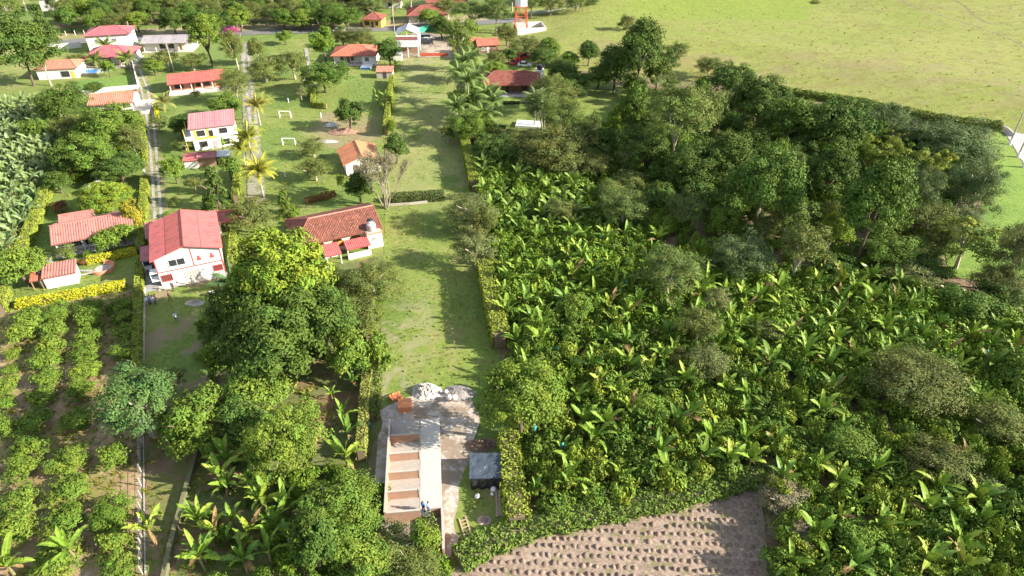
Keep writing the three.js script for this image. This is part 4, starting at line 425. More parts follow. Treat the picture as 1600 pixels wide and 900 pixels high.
// ---------------------------------------------------------------- vehicles
function car(label, u, v, turn, c, kind = 'car', y = 0) {
  const a = survey(u, v), o = thing('parked_car', label, 'car', [a.x, y, a.z], turn), pm = new THREE.MeshPhysicalMaterial({ color: rgb(...c), roughness: 0.35, clearcoat: 0.8, clearcoatRoughness: 0.1, side: THREE.DoubleSide }), suv = kind === 'suv', L = suv ? 4.6 : 4.2, W = 1.75, h1 = suv ? 1.02 : 0.85, h2 = suv ? 1.78 : 1.45, b = L / 2;
  const ext = (pts, w, bev) => { const g = new THREE.ExtrudeGeometry(new THREE.Shape(pts.map(([x, y]) => new THREE.Vector2(x, y))), { depth: w - 2 * bev, bevelEnabled: true, bevelSize: bev, bevelThickness: bev, bevelSegments: 2 }); g.translate(0, 0, -w / 2 + bev); return g; };
  part(o, 'body', ext([[-b + 0.1, 0.35], [b - 0.1, 0.35], [b - 0.05, 0.6], [b - 0.15, h1 - 0.12], [b - 1.1, h1], [-b + 0.1, h1], [-b + 0.03, 0.6]], W, 0.08), pm);
  const cab = suv ? [[-b + 0.15, h1], [b - 1.25, h1], [b - 1.75, h2 - 0.05], [-b + 0.3, h2 - 0.05]] : [[-b + 0.45, h1], [b - 1.2, h1], [b - 1.9, h2 - 0.05], [-b + 1.05, h2 - 0.05]]; part(o, 'windows', ext(cab, W - 0.16, 0.05), M.glass); part(o, 'roof', new G().box(cab[3][0] + 0.03, cab[2][0] - 0.03, h2 - 0.05, h2 + 0.03, -W / 2 + 0.14, W / 2 - 0.14).geo(), new THREE.MeshStandardMaterial({ color: rgb(...c), roughness: 0.4 }));
  for (const x of [-b + 0.85, b - 0.85]) for (const z of [-W / 2 + 0.06, W / 2 - 0.06]) { const w = part(o, 'wheel', new THREE.CylinderGeometry(0.34, 0.34, 0.24, 14).rotateX(Math.PI / 2).translate(x, 0.34, z), M.glass); part(w, 'rim', new THREE.CylinderGeometry(0.19, 0.19, 0.26, 10).rotateX(Math.PI / 2).translate(x, 0.34, z), new THREE.MeshStandardMaterial({ color: rgb(0.5, 0.5, 0.5), metalness: 0.6, roughness: 0.4 })); }
  for (const z of [-0.6, 0.6]) { part(o, 'headlight', new G().box(b - 0.1, b + 0.05, 0.58, 0.74, z - 0.18, z + 0.18).geo(), M.frameW); part(o, 'tail_light', new G().box(-b - 0.02, -b + 0.08, 0.62, 0.8, z - 0.14, z + 0.14).geo(), M.frameR); }
}
car('white off-roader parked behind the frame building', 668, 62, 0.1, [0.75, 0.75, 0.74], 'suv'); car('black off-roader parked in front of the white one', 666, 69, 0.2, [0.02, 0.02, 0.025], 'suv'); car('white car parked below the two red cars', 820, 104, -0.1, [0.75, 0.75, 0.74]); car('red car parked under the trees behind the white car', 818, 92, 0.7, [0.6, 0.03, 0.03], 'suv'); car('red car parked left of the white car', 806, 100, 0.9, [0.6, 0.03, 0.03]); car('white car under the rust-red carport', 232, 415, 1.9, [0.75, 0.75, 0.74]);
car('pale car passing on the road behind the bungalow', 530, 50, 0.1, [0.55, 0.58, 0.62]);
for (const [u, v, l] of [[209, 148, 'left of two dark motorbikes on the white terrace'], [214, 147, 'right of two dark motorbikes on the white terrace']]) { const a = survey(u, v), o = thing('motorbike', l, 'motorbike', [a.x, 0.37, a.z], u); for (const x of [-0.65, 0.65]) part(o, 'wheel', new THREE.TorusGeometry(0.3, 0.07, 6, 14).translate(x, 0.33, 0), M.glass); part(o, 'frame', new G().box(-0.5, 0.4, 0.4, 0.75, -0.12, 0.12).geo(), M.black); part(o, 'seat', new G().box(-0.6, 0.1, 0.75, 0.86, -0.13, 0.13).geo(), M.black); part(o, 'handlebar', new G().tube([0.45, 1.05, -0.35], [0.45, 1.05, 0.35], 0.03, 0.03, 5).geo(), M.steel); part(o, 'fork', new G().tube([0.65, 0.33, 0], [0.45, 1.05, 0], 0.05, 0.04, 5).geo(), M.steel); }

// ---------------------------------------------------------------- people
const SKIN = [0.42, 0.25, 0.17], HAIR = [0.03, 0.022, 0.018];
const POSES = {
  standing: { hip: 0.92, legs: [[[0.1, 0.92, 0], [0.11, 0.5, 0.02], [0.12, 0.08, 0], [0.12, 0.04, 0.14]], [[-0.1, 0.92, 0], [-0.12, 0.5, 0.02], [-0.13, 0.08, 0], [-0.13, 0.04, 0.14]]], arms: [[[0.19, 1.4, 0], [0.26, 1.12, 0.02], [0.27, 0.86, 0.1]], [[-0.19, 1.4, 0], [-0.27, 1.12, -0.02], [-0.26, 0.87, 0.08]]] },
  walking: { hip: 0.9, legs: [[[0.1, 0.9, 0], [0.11, 0.52, 0.2], [0.11, 0.1, 0.22], [0.11, 0.05, 0.36]], [[-0.1, 0.9, 0], [-0.11, 0.5, -0.04], [-0.12, 0.16, -0.32], [-0.12, 0.05, -0.24]]], arms: [[[0.19, 1.4, 0], [0.26, 1.13, -0.1], [0.27, 0.92, 0.02]], [[-0.19, 1.4, 0], [-0.27, 1.14, 0.1], [-0.26, 0.96, 0.28]]] },
  sitting: { hip: 0.5, legs: [[[0.1, 0.5, 0], [0.13, 0.52, 0.44], [0.13, 0.08, 0.46], [0.13, 0.04, 0.6]], [[-0.1, 0.5, 0], [-0.13, 0.52, 0.44], [-0.13, 0.08, 0.42], [-0.13, 0.04, 0.56]]], arms: [[[0.19, 0.98, 0], [0.26, 0.74, 0.1], [0.16, 0.64, 0.34]], [[-0.19, 0.98, 0], [-0.26, 0.74, 0.1], [-0.16, 0.64, 0.34]]] },
};
function bodyShape(pose) {
  const P = POSES[pose], y = P.hip, B = [];          // bones: from, to, radii, what covers it
  B.push([[0, y, 0], [0, y + 0.26, 0.01], 0.15, 0.14, 1], [[0, y + 0.26, 0.01], [0, y + 0.48, 0], 0.14, 0.165, 1], [[-0.13, y + 0.49, 0], [0.13, y + 0.49, 0], 0.085, 0.085, 1], [[0, y + 0.52, 0], [0, y + 0.64, 0.02], 0.06, 0.055, 0], [[0, y + 0.71, 0.035], [0, y + 0.77, 0.01], 0.088, 0.1, 0], [[0, y + 0.8, -0.015], [0, y + 0.79, -0.02], 0.102, 0.102, 3], [[0, y + 0.715, 0.125], [0, y + 0.7, 0.135], 0.016, 0.02, 0]);
  for (const l of P.legs) B.push([l[0], l[1], 0.095, 0.07, 2], [l[1], l[2], 0.068, 0.048, 2], [l[2], l[3], 0.05, 0.045, 3]);
  for (const a of P.arms) { const d = V(...a[2]).sub(V(...a[1])).normalize(), s = Math.sign(a[0][0]); B.push([a[0], a[1], 0.058, 0.046, 1], [a[1], a[2], 0.043, 0.034, 0]); const w = V(...a[2]); B.push([a[2], w.clone().addScaledVector(d, 0.08).toArray(), 0.034, 0.036, 0]); for (let f = 0; f < 4; f++) { const b = w.clone().addScaledVector(d, 0.09).add(V((f - 1.5) * 0.017, 0, 0.01)), t = b.clone().addScaledVector(d, [0.06, 0.075, 0.07, 0.05][f]).add(V(-s * 0.012, 0, 0.01)); B.push([b.toArray(), t.toArray(), 0.012, 0.01, 0]); } B.push([w.clone().addScaledVector(d, 0.03).toArray(), w.clone().addScaledVector(d, 0.07).add(V(-s * 0.03, 0, 0.05)).toArray(), 0.014, 0.011, 0]); }
  const N = 84, mc = new MarchingCubes(N, new THREE.MeshStandardMaterial(), false, false, 60000), R = 1.0, half = N / 2; mc.isolation = 0;
  const dist = (b, px, py, pz) => { const [a, c, ra, rb] = b, dx = c[0] - a[0], dy = c[1] - a[1], dz = c[2] - a[2], L = dx * dx + dy * dy + dz * dz, t = clamp(((px - a[0]) * dx + (py - a[1]) * dy + (pz - a[2]) * dz) / (L || 1)); return Math.hypot(px - a[0] - dx * t, py - a[1] - dy * t, pz - a[2] - dz * t) - lerp(ra, rb, t); };
  for (let k = 0; k < N; k++) for (let j = 0; j < N; j++) for (let i = 0; i < N; i++) { const x = (i - half) / half * R, yy = (j - half) / half * R + 0.95, z = (k - half) / half * R; let d = 1; if (Math.abs(x) < 0.5 && z > -0.55 && z < 0.8) for (const b of B) { const q = dist(b, x, yy, z), h = Math.max(0.03 - Math.abs(d - q), 0) / 0.03; d = Math.min(d, q) - h * h * 0.03 / 4; } mc.field[i + j * N + k * N * N] = -d; }
  mc.update(); const n = mc.count, pos = new Float32Array(n * 3), nor = mc.normalArray.slice(0, n * 3), cover = new Uint8Array(n); for (let i = 0; i < n; i++) { const x = mc.positionArray[i * 3] * R, yy = mc.positionArray[i * 3 + 1] * R + 0.95, z = mc.positionArray[i * 3 + 2] * R; pos[i * 3] = x; pos[i * 3 + 1] = yy; pos[i * 3 + 2] = z; let m = 9, c = 0; for (const b of B) { const q = dist(b, x, yy, z); if (q < m) { m = q; c = b[4]; } } cover[i] = c; }
  return { pos, nor, cover };
}
const shapes = {}; const skinM = new THREE.MeshStandardMaterial({ vertexColors: true, roughness: 0.85 });
function person(label, u, v, pose, turn, top, legs, y = 0.12, xz) {
  const s = shapes[pose] ??= bodyShape(pose), g = new THREE.BufferGeometry(), c = new Float32Array(s.cover.length * 3); for (let i = 0; i < s.cover.length; i++) { const k = [SKIN, top, legs, HAIR][s.cover[i]]; c.set(k, i * 3); }
  g.setAttribute('position', new THREE.BufferAttribute(s.pos, 3)); g.setAttribute('normal', new THREE.BufferAttribute(s.nor, 3)); g.setAttribute('color', new THREE.BufferAttribute(c, 3)); const a = xz ? { x: xz[0], z: xz[1] } : survey(u, v);
  const m = single('person', label, 'person', g, skinM, [a.x, y, a.z], turn); return m;
}
{ const q1 = site.P(4, 0.0 - 0.6), q2 = site.P(4.6, -0.5);
  person('person in bright blue shirt standing in the brick shell', 0, 0, 'standing', 2.6, [0.02, 0.16, 0.5], [0.06, 0.07, 0.1], 0.53, q1); person('person in pale blue shirt beside the one in bright blue', 0, 0, 'standing', -2.2, [0.35, 0.42, 0.6], [0.1, 0.14, 0.3], 0.53, q2);
  person('person in white top walking across the shaded yard', 277, 503, 'walking', 0.6, [0.75, 0.76, 0.8], [0.1, 0.13, 0.28]); person('person in dark clothes standing by the house front', 272, 455, 'standing', 0, [0.06, 0.06, 0.08], [0.05, 0.05, 0.07]); person('person in brown top walking on the grass', 267, 471, 'walking', 1.2, [0.25, 0.12, 0.07], [0.18, 0.12, 0.09]); person('person in grey standing at the middle of the house front', 303, 446, 'standing', 0.3, [0.2, 0.2, 0.22], [0.12, 0.12, 0.14]);
  for (const [u, v, t, c, l] of [[231, 475, 1.4, [0.75, 0.76, 0.8], 'person in white seated nearest the clipped hedge'], [236, 472, 1.2, [0.3, 0.36, 0.55], 'person in pale blue seated second from the hedge'], [241, 474, 0.9, [0.72, 0.72, 0.72], 'person in light grey seated in the middle of the group'], [245, 471, -1, [0.55, 0.2, 0.22], 'person in red seated at the right of the group']]) { person(l, u, v, 'sitting', t, c, [0.1, 0.12, 0.22]); const a = survey(u, v), o = thing('plastic_chair', 'white plastic chair under the ' + l, 'chair', [a.x, 0.12, a.z], t); part(o, 'seat', new G().box(-0.24, 0.24, 0.34, 0.38, -0.22, 0.22).geo(), M.paintW); part(o, 'backrest', new G().box(-0.24, 0.24, 0.38, 0.85, -0.26, -0.22).geo(), M.paintW); for (const [x, z] of [[-0.2, -0.2], [0.2, -0.2], [-0.2, 0.2], [0.2, 0.2]]) part(o, 'leg', new G().box(x - 0.025, x + 0.025, 0, 0.34, z - 0.025, z + 0.025).geo(), M.paintW); }
  const w = survey(333, 463), o = thing('wheelbarrow', 'grey wheelbarrow in the yard beside the palm', 'wheelbarrow', [w.x, 0.12, w.z], 0.3); part(o, 'tray', new THREE.CylinderGeometry(0.55, 0.3, 0.4, 4, 1).rotateY(Math.PI / 4).scale(1.2, 1, 0.9).translate(0, 0.6, 0), new THREE.MeshStandardMaterial({ color: rgb(0.45, 0.45, 0.46), roughness: 0.5 })); part(o, 'wheel', new THREE.TorusGeometry(0.2, 0.06, 6, 12).translate(0.8, 0.26, 0), M.glass); for (const z of [-0.25, 0.25]) part(o, 'handle', new G().tube([0.8, 0.28, z * 0.3], [-1, 0.55, z], 0.03, 0.03, 5).geo(), M.timber);
}

// ---------------------------------------------------------------- vegetation
function leafMat(r, g, b, o = {}) { return new THREE.MeshPhysicalMaterial({ color: rgb(r * 1.22, g * 1.27, b * 1.25), roughness: 0.62, vertexColors: true, side: THREE.DoubleSide, transmission: 0.25, thickness: 0, ior: 1.3, specularIntensity: 0.4, ...o }); }
function kite(g, c, n, L, W, r, k) {   // one leaf, or a small spray of leaves, folded along its middle
  let tx = r() - 0.5, ty = r() - 0.5, tz = r() - 0.5; const d = tx * n[0] + ty * n[1] + tz * n[2]; tx -= d * n[0]; ty -= d * n[1]; tz -= d * n[2]; const l = Math.hypot(tx, ty, tz) || 1; tx /= l; ty /= l; tz /= l;
  const bx = n[1] * tz - n[2] * ty, by = n[2] * tx - n[0] * tz, bz = n[0] * ty - n[1] * tx, f = 0.22 * W;
  const A = [c[0] - tx * L / 2, c[1] - ty * L / 2, c[2] - tz * L / 2], B = [c[0] + bx * W / 2 + n[0] * f, c[1] + by * W / 2 + n[1] * f, c[2] + bz * W / 2 + n[2] * f], C = [c[0] + tx * L / 2, c[1] + ty * L / 2, c[2] + tz * L / 2], D = [c[0] - bx * W / 2 + n[0] * f, c[1] - by * W / 2 + n[1] * f, c[2] - bz * W / 2 + n[2] * f];
  g.tri(A, B, C, k); g.tri(A, C, D, k);
}
const unit = (r) => { const z = r() * 2 - 1, a = r() * 6.2832, s = Math.sqrt(1 - z * z); return [Math.cos(a) * s, z, Math.sin(a) * s]; };
function crownGeo(seed, { clumps, leaves, L, form = 'round', size = 0.3, ratio = 0.5, tint = 0.25, wobble = 0.45 }) {
  const g = new G(), r = rng(seed), C = [];
  for (let i = 0; i < clumps; i++) {
    let d = unit(r), c, s = size * (0.6 + 0.7 * r());
    if (form === 'round' || form === 'wispy') { if (d[1] < -0.55) d[1] *= -0.6; const R = (i < clumps * 0.25 ? 0.3 + 0.3 * r() : 0.66 + 0.2 * r()), wob = 1 + wobble * (fbm(d[0] * 1.7 + seed, d[2] * 1.7 + d[1] * 1.3 + 5, 2) - 0.5) * 2; c = [d[0] * R * wob, d[1] * R * wob, d[2] * R * wob]; }
    else if (form === 'cone') { const t = Math.pow(r(), 1.5), R = (1 - t) * 0.85 + 0.06, a = r() * 6.2832; c = [Math.cos(a) * R * (0.75 + 0.3 * r()), -0.95 + 1.85 * t, Math.sin(a) * R * (0.75 + 0.3 * r())]; s *= 1.1 - 0.6 * t; }
    else if (form === 'umbrella') { const a = r() * 6.2832, R = Math.sqrt(r()) * 0.92; c = [Math.cos(a) * R, 0.55 - 0.75 * R * R + (r() - 0.5) * 0.35 - (r() < 0.25 ? 0.5 : 0), Math.sin(a) * R]; }
    else { const a = r() * 6.2832, t = r(), R = (0.25 + 0.6 * t * t) * (0.7 + 0.4 * r()); c = [Math.cos(a) * R, -0.8 + 1.9 * t - 0.8 * t * t * t * r(), Math.sin(a) * R]; s *= 0.8; }
    C.push([c, s, 0.82 + 0.36 * r(), r()]);
  }
  const per = Math.round(leaves / clumps);
  for (const [c, s, v, hue] of C) { const cl = Math.hypot(...c) || 1; for (let k = 0; k < per; k++) {
    const d = unit(r); if (d[1] < -0.3) d[1] = -d[1] * 0.7; const R = s * (form === 'wispy' ? 0.35 + 0.85 * r() : 0.62 + 0.5 * r()), p = [c[0] + d[0] * R, c[1] + d[1] * R * 0.85, c[2] + d[2] * R], w = unit(r);
    let n = [d[0] * 0.85 + c[0] / cl * 0.4 + w[0] * 0.6, d[1] * 0.85 + c[1] / cl * 0.35 + 0.15 + w[1] * 0.6, d[2] * 0.85 + c[2] / cl * 0.4 + w[2] * 0.6]; const l = Math.hypot(...n) || 1; n = n.map((q) => q / l);
    const b = v * (0.72 + 0.56 * r()), warm = (hue - 0.4) * tint + (r() - 0.5) * 0.12, Lq = L * (0.45 + 0.95 * r() * (0.6 + 0.4 * r())); kite(g, p, n, Lq, Lq * ratio * (0.8 + 0.4 * r()), r, [b * (1 + warm), b, b * (1 - warm * 0.6)]);
  } }
  return g.geo();
}
const CROWNS = {
  dome: { S: [101].map((s) => crownGeo(s, { clumps: 220, leaves: 18000, L: 0.08, size: 0.15, wobble: 0.06, tint: 0.4 })) },
  round: { S: [1, 2, 3].map((s) => crownGeo(s, { clumps: 34, leaves: 2300, L: 0.2, size: 0.37 })), M: [11, 12, 13, 14].map((s) => crownGeo(s, { clumps: 66, leaves: 6600, L: 0.125, size: 0.27 })), L: [21, 22, 23].map((s) => crownGeo(s, { clumps: 120, leaves: 14500, L: 0.082, size: 0.215 })) },
  wispy: { S: [31, 32].map((s) => crownGeo(s, { clumps: 40, leaves: 3200, L: 0.17, size: 0.36, form: 'wispy', ratio: 0.34 })), M: [41, 42, 43].map((s) => crownGeo(s, { clumps: 90, leaves: 9000, L: 0.1, size: 0.27, form: 'wispy', ratio: 0.34 })), L: [51, 52].map((s) => crownGeo(s, { clumps: 140, leaves: 15500, L: 0.07, size: 0.22, form: 'wispy', ratio: 0.34 })) },
  cone: { S: [61].map((s) => crownGeo(s, { clumps: 60, leaves: 2600, L: 0.17, size: 0.25, form: 'cone', ratio: 0.4 })) },
  umbrella: { S: [71, 72].map((s) => crownGeo(s, { clumps: 45, leaves: 3000, L: 0.12, size: 0.22, form: 'umbrella' })) },
  plume: { S: [81, 82].map((s) => crownGeo(s, { clumps: 70, leaves: 5200, L: 0.15, size: 0.2, form: 'plume', ratio: 0.22 })) },
};
CROWNS.dome.M = CROWNS.dome.L = CROWNS.dome.S; CROWNS.cone.M = CROWNS.cone.L = CROWNS.cone.S; CROWNS.umbrella.M = CROWNS.umbrella.L = CROWNS.umbrella.S; CROWNS.plume.M = CROWNS.plume.L = CROWNS.plume.S;
// trunk and limbs for a crown of radius 1 in a tree of height 1
function trunkGeo(seed, limbs, base) { const g = new G(), r = rng(seed), f = base, bend = (r() - 0.5) * 0.2, bz = (r() - 0.5) * 0.2; g.tube([0, -0.02, 0], [bend * 0.5, f * 0.6, bz * 0.5], 0.085, 0.062, 7); g.tube([bend * 0.5, f * 0.6, bz * 0.5], [bend, f, bz], 0.062, 0.05, 7); for (let i = 0; i < limbs; i++) { const a = i / limbs * 6.2832 + r(), R = 0.45 + 0.35 * r(), y = lerp(f, 1, 0.5 + 0.35 * r()), m = [bend + Math.cos(a) * R * 0.5, lerp(f, y, 0.6), bz + Math.sin(a) * R * 0.5]; g.tube([bend, f, bz], m, 0.042, 0.028, 5, undefined, false); g.tube(m, [bend + Math.cos(a) * R, y, bz + Math.sin(a) * R], 0.028, 0.01, 5, undefined, false); } return g.geo(); }
const TRUNKS = [trunkGeo(1, 6, 0.35), trunkGeo(2, 5, 0.42), trunkGeo(3, 7, 0.3)];
const barkD = mat(0.13, 0.1, 0.07, { map: wear3 }), barkL = mat(0.42, 0.37, 0.3, { map: wear3 });
// kinds of tree: crown form, leaf colours, bark, clear stem as a share of the crown's half height
const KIND = {
  mango: ['round', [[0.06, 0.1, 0.018], [0.07, 0.112, 0.02]], barkD, 0.15], flush: ['dome', [[0.148, 0.208, 0.024]], barkD, 0.2], broad: ['round', [[0.08, 0.135, 0.022], [0.1, 0.155, 0.024], [0.074, 0.124, 0.024]], barkD, 0.16],
  bright: ['round', [[0.115, 0.18, 0.024], [0.13, 0.19, 0.028]], barkD, 0.15], citrus: ['round', [[0.098, 0.155, 0.02], [0.112, 0.17, 0.024], [0.13, 0.185, 0.026]], barkD, 0.1], blue: ['round', [[0.08, 0.14, 0.04]], barkL, 0.35], olive: ['wispy', [[0.125, 0.15, 0.038], [0.115, 0.14, 0.035]], barkL, 0.14],
  grey: ['wispy', [[0.14, 0.16, 0.055], [0.128, 0.15, 0.05]], barkL, 0.1], brown: ['wispy', [[0.112, 0.128, 0.034], [0.104, 0.118, 0.032]], barkD, 0.15], dry: ['wispy', [[0.2, 0.175, 0.105], [0.17, 0.16, 0.095]], barkL, 0.1], feather: ['wispy', [[0.125, 0.165, 0.038], [0.115, 0.155, 0.04]], barkL, 0.4],
  willow: ['wispy', [[0.115, 0.155, 0.055], [0.105, 0.145, 0.05]], barkL, 0.12], cone: ['cone', [[0.07, 0.11, 0.02], [0.1, 0.15, 0.02]], barkD, 0.05], flat: ['umbrella', [[0.09, 0.135, 0.026], [0.14, 0.175, 0.03]], barkL, 0.9], bamboo: ['plume', [[0.17, 0.205, 0.028], [0.15, 0.19, 0.028]], mat(0.25, 0.28, 0.08), 0.75], deep: ['round', [[0.058, 0.1, 0.018], [0.066, 0.108, 0.02]], barkD, 0.2], yellow: ['round', [[0.24, 0.22, 0.025]], barkD, 0.1], rust: ['round', [[0.16, 0.085, 0.035]], barkD, 0.1], white: ['wispy', [[0.5, 0.47, 0.43]], barkL, 0.2],
  pink: ['wispy', [[0.38, 0.05, 0.2]], barkD, 0.1],
};
for (const k of Object.values(KIND)) k[1] = k[1].map((c) => leafMat(...c));
let treeSeed = 7;
function plantTree(name, label, x, z, rx, ry, kind, group, category = 'tree', clearShare) {
  const [form, mats, bark, cl] = KIND[kind], r = rng(treeSeed++), set = CROWNS[form][rx < 2.4 ? 'S' : rx < 4.4 ? 'M' : 'L'], clear = ry * (clearShare ?? cl) * 2 * 0.6, hc = clear + ry * 0.9;
  const o = thing(name, label, category, [x, 0, z], r() * 6.2832, group), c = part(o, 'crown', set[Math.floor(r() * set.length)], mats[Math.floor(r() * mats.length)]), t = part(o, 'trunk', TRUNKS[Math.floor(r() * 3)], bark);
  c.position.y = hc; c.scale.set(rx, ry, rx * (0.92 + 0.16 * r())); const tr = Math.min(rx, 4.5) ; t.scale.set(tr, (hc + ry) * 0.92, tr); return o;
}
function tree(u, v, w, h, kind, label, group, name = 'tree', clearShare) {
  let hc = 3, rx = 1, ry = 1, s; for (let i = 0; i < 4; i++) { s = survey(u, v, hc); rx = w * 0.56 / s.scale; const A = h * 0.55 / s.scale, t = s.tilt; ry = Math.sqrt(Math.max(A * A - (rx * Math.sin(t)) ** 2, (0.55 * rx * Math.cos(t)) ** 2)) / Math.cos(t); ry = Math.min(ry, rx * 1.9); hc = ry * (clearShare ?? KIND[kind][3]) * 1.2 + ry * 0.9; }
  return plantTree(name, label, s.x, s.z, rx, ry, kind, group, /shrub|bush/.test(name) ? 'shrub' : 'tree', clearShare);
}
const T = (list, group, name) => list.forEach(([u, v, w, h, k, l, cs]) => tree(u, v, w, h, k, l, group, name ?? (/shrub|bush/.test(l) ? 'shrub' : k === 'bamboo' ? 'bamboo_clump' : 'tree'), cs));
// --- left side and gardens
T([
  [28, 72, 112, 105, 'deep', 'huge dark spreading tree in the top left corner', 0.15], [62, 88, 34, 60, 'feather', 'slender pale green tree right of the huge corner tree'], [64, 34, 30, 60, 'cone', 'dark conifer behind the huge corner tree'], [320, 52, 52, 62, 'bright', 'tall bright green tree beside the grey-roofed house', 0.5],
  [95, 165, 66, 60, 'mango', 'dark rounded tree left of the salmon-roofed house'], [168, 200, 92, 74, 'broad', 'large mid-green tree in front of the salmon-roofed house'], [115, 205, 52, 52, 'brown', 'brownish tree left of the large mid-green garden tree'], [207, 222, 46, 56, 'olive', 'olive tree touching the grassy driveway hedge'], [138, 243, 78, 66, 'broad', 'bushy tree in the middle of the left garden wood'], [186, 262, 66, 46, 'broad', 'broad low tree at the front of the left garden wood'], [103, 250, 46, 56, 'deep', 'dark shadowy tree beside the banana grove'], [90, 284, 38, 34, 'mango', 'round dark bush at the corner of the banana grove'], [60, 205, 40, 40, 'broad', 'mid-green tree standing among the far bananas'],
  [166, 308, 82, 50, 'flush', 'yellow-green spreading tree behind the rose-roofed house'], [150, 293, 26, 20, 'white', 'small tree covered in white blossom'], [206, 338, 28, 50, 'yellow', 'yellow and rust croton shrub beside the driveway hedge'], [94, 323, 22, 18, 'rust', 'small reddish shrub behind the rose-roofed house'], [165, 377, 36, 36, 'citrus', 'left green shrub in front of the rose-roofed house'], [191, 366, 36, 34, 'citrus', 'right green shrub in front of the rose-roofed house'], [30, 416, 68, 66, 'bright', 'bright green tree at the left edge by the white hut'], [103, 392, 26, 22, 'olive', 'thin shrub by the porch of the rose-roofed house'], [110, 400, 13, 15, 'bright', 'tiny bright shrub on the hut lawn'], [136, 397, 12, 11, 'bright', 'tiny round shrub at the end of the yellow hedge'], [129, 411, 14, 10, 'rust', 'little orange shrub beside the yellow hedge'],
  [270, 264, 36, 42, 'bright', 'bright leafy tree right of the grassy driveway gate'], [335, 292, 50, 68, 'cone', 'large dark conical tree behind the open pink shed'], [304, 288, 26, 26, 'olive', 'small olive tree left of the dark conical tree'], [357, 262, 28, 36, 'broad', 'small tree in front of the zinc shed'], [260, 335, 12, 9, 'bright', 'tiny round bush at the end of the grassy driveway'], [271, 315, 16, 14, 'olive', 'tiny pale shrub on the lawn beside the driveway'], [281, 196, 34, 30, 'deep', 'dark bush left of the two-storey house'], [288, 225, 28, 20, 'olive', 'low shrub at the foot of the two-storey house'], [247, 192, 26, 22, 'olive', 'greyish shrub on the lawn beside the driveway shade'],
  [392, 335, 62, 56, 'brown', 'brownish tree between the red-roofed and arched houses'], [445, 316, 32, 42, 'cone', 'bright clipped cone-shaped tree behind the arched house'], [491, 264, 52, 38, 'olive', 'small pale open tree on the football lawn'], [488, 231, 44, 30, 'olive', 'olive bush left of the orange-roofed house'], [549, 236, 16, 14, 'bright', 'tiny bush at the corner of the orange-roofed house'], [534, 285, 14, 26, 'bright', 'narrow green shrub on the lawn edge'],
  [365, 133, 56, 52, 'olive', 'olive tree at the right end of the crimson-roofed house'], [352, 166, 48, 34, 'broad', 'dark bush row behind the two-storey house'], [258, 92, 40, 30, 'olive', 'olive tree in front of the grey-roofed house'], [240, 104, 30, 24, 'bright', 'bright bush at the top of the grassy driveway'], [300, 96, 40, 26, 'olive', 'pale bush between grey and crimson roofs'], [365, 75, 36, 56, 'olive', 'olive tree beside the gravel track entrance'], [362, 48, 22, 12, 'pink', 'bougainvillea shrub with pink flowers by the road'], [305, 147, 14, 13, 'olive', 'tiny bush below the crimson-roofed house wall'], [168, 106, 20, 24, 'bright', 'round bright tree beside the small pool'], [116, 95, 28, 22, 'olive', 'shrub between pool house and villa wing'], [148, 136, 26, 16, 'deep', 'dark little bush on the walled lawn'],
  [412, 106, 56, 40, 'olive', 'left of two spreading olive trees on the lawn'], [457, 100, 50, 42, 'olive', 'right of two spreading olive trees on the lawn'], [506, 120, 72, 46, 'broad', 'wide dense dark tree on the lawn below the bungalow'], [505, 68, 38, 48, 'bright', 'bright tree left of the bungalow'], [608, 80, 40, 38, 'broad', 'flat dark green tree right of the bungalow roof'], [545, 179, 46, 42, 'mango', 'dark round bush at the edge of the bare soil patch'], [445, 58, 24, 20, 'bright', 'small round tree alone on the far lawn'], [560, 60, 46, 34, 'brown', 'brownish tree row behind the bungalow'], [535, 58, 36, 28, 'brown', 'brown-green tree left behind the bungalow'], [573, 62, 30, 24, 'olive', 'olive tree right behind the bungalow'], [400, 78, 30, 40, 'olive', 'tall olive tree right of the gravel track'], [470, 145, 18, 22, 'grey', 'grey shrub by the pale footpath'],
  [618, 232, 36, 42, 'broad', 'dark green tree beside the grass strip by the orange roof'], [560, 292, 40, 46, 'deep', 'small black-green tree behind the arched house ridge'], [612, 198, 16, 24, 'flush', 'bright yellow-green shrub at the strip hedge end'], [458, 345, 12, 12, 'rust', 'small dark reddish shrub behind the tank block'], [415, 372, 30, 20, 'rust', 'purple-brown shrub beside the yellow-green mango'],
]);
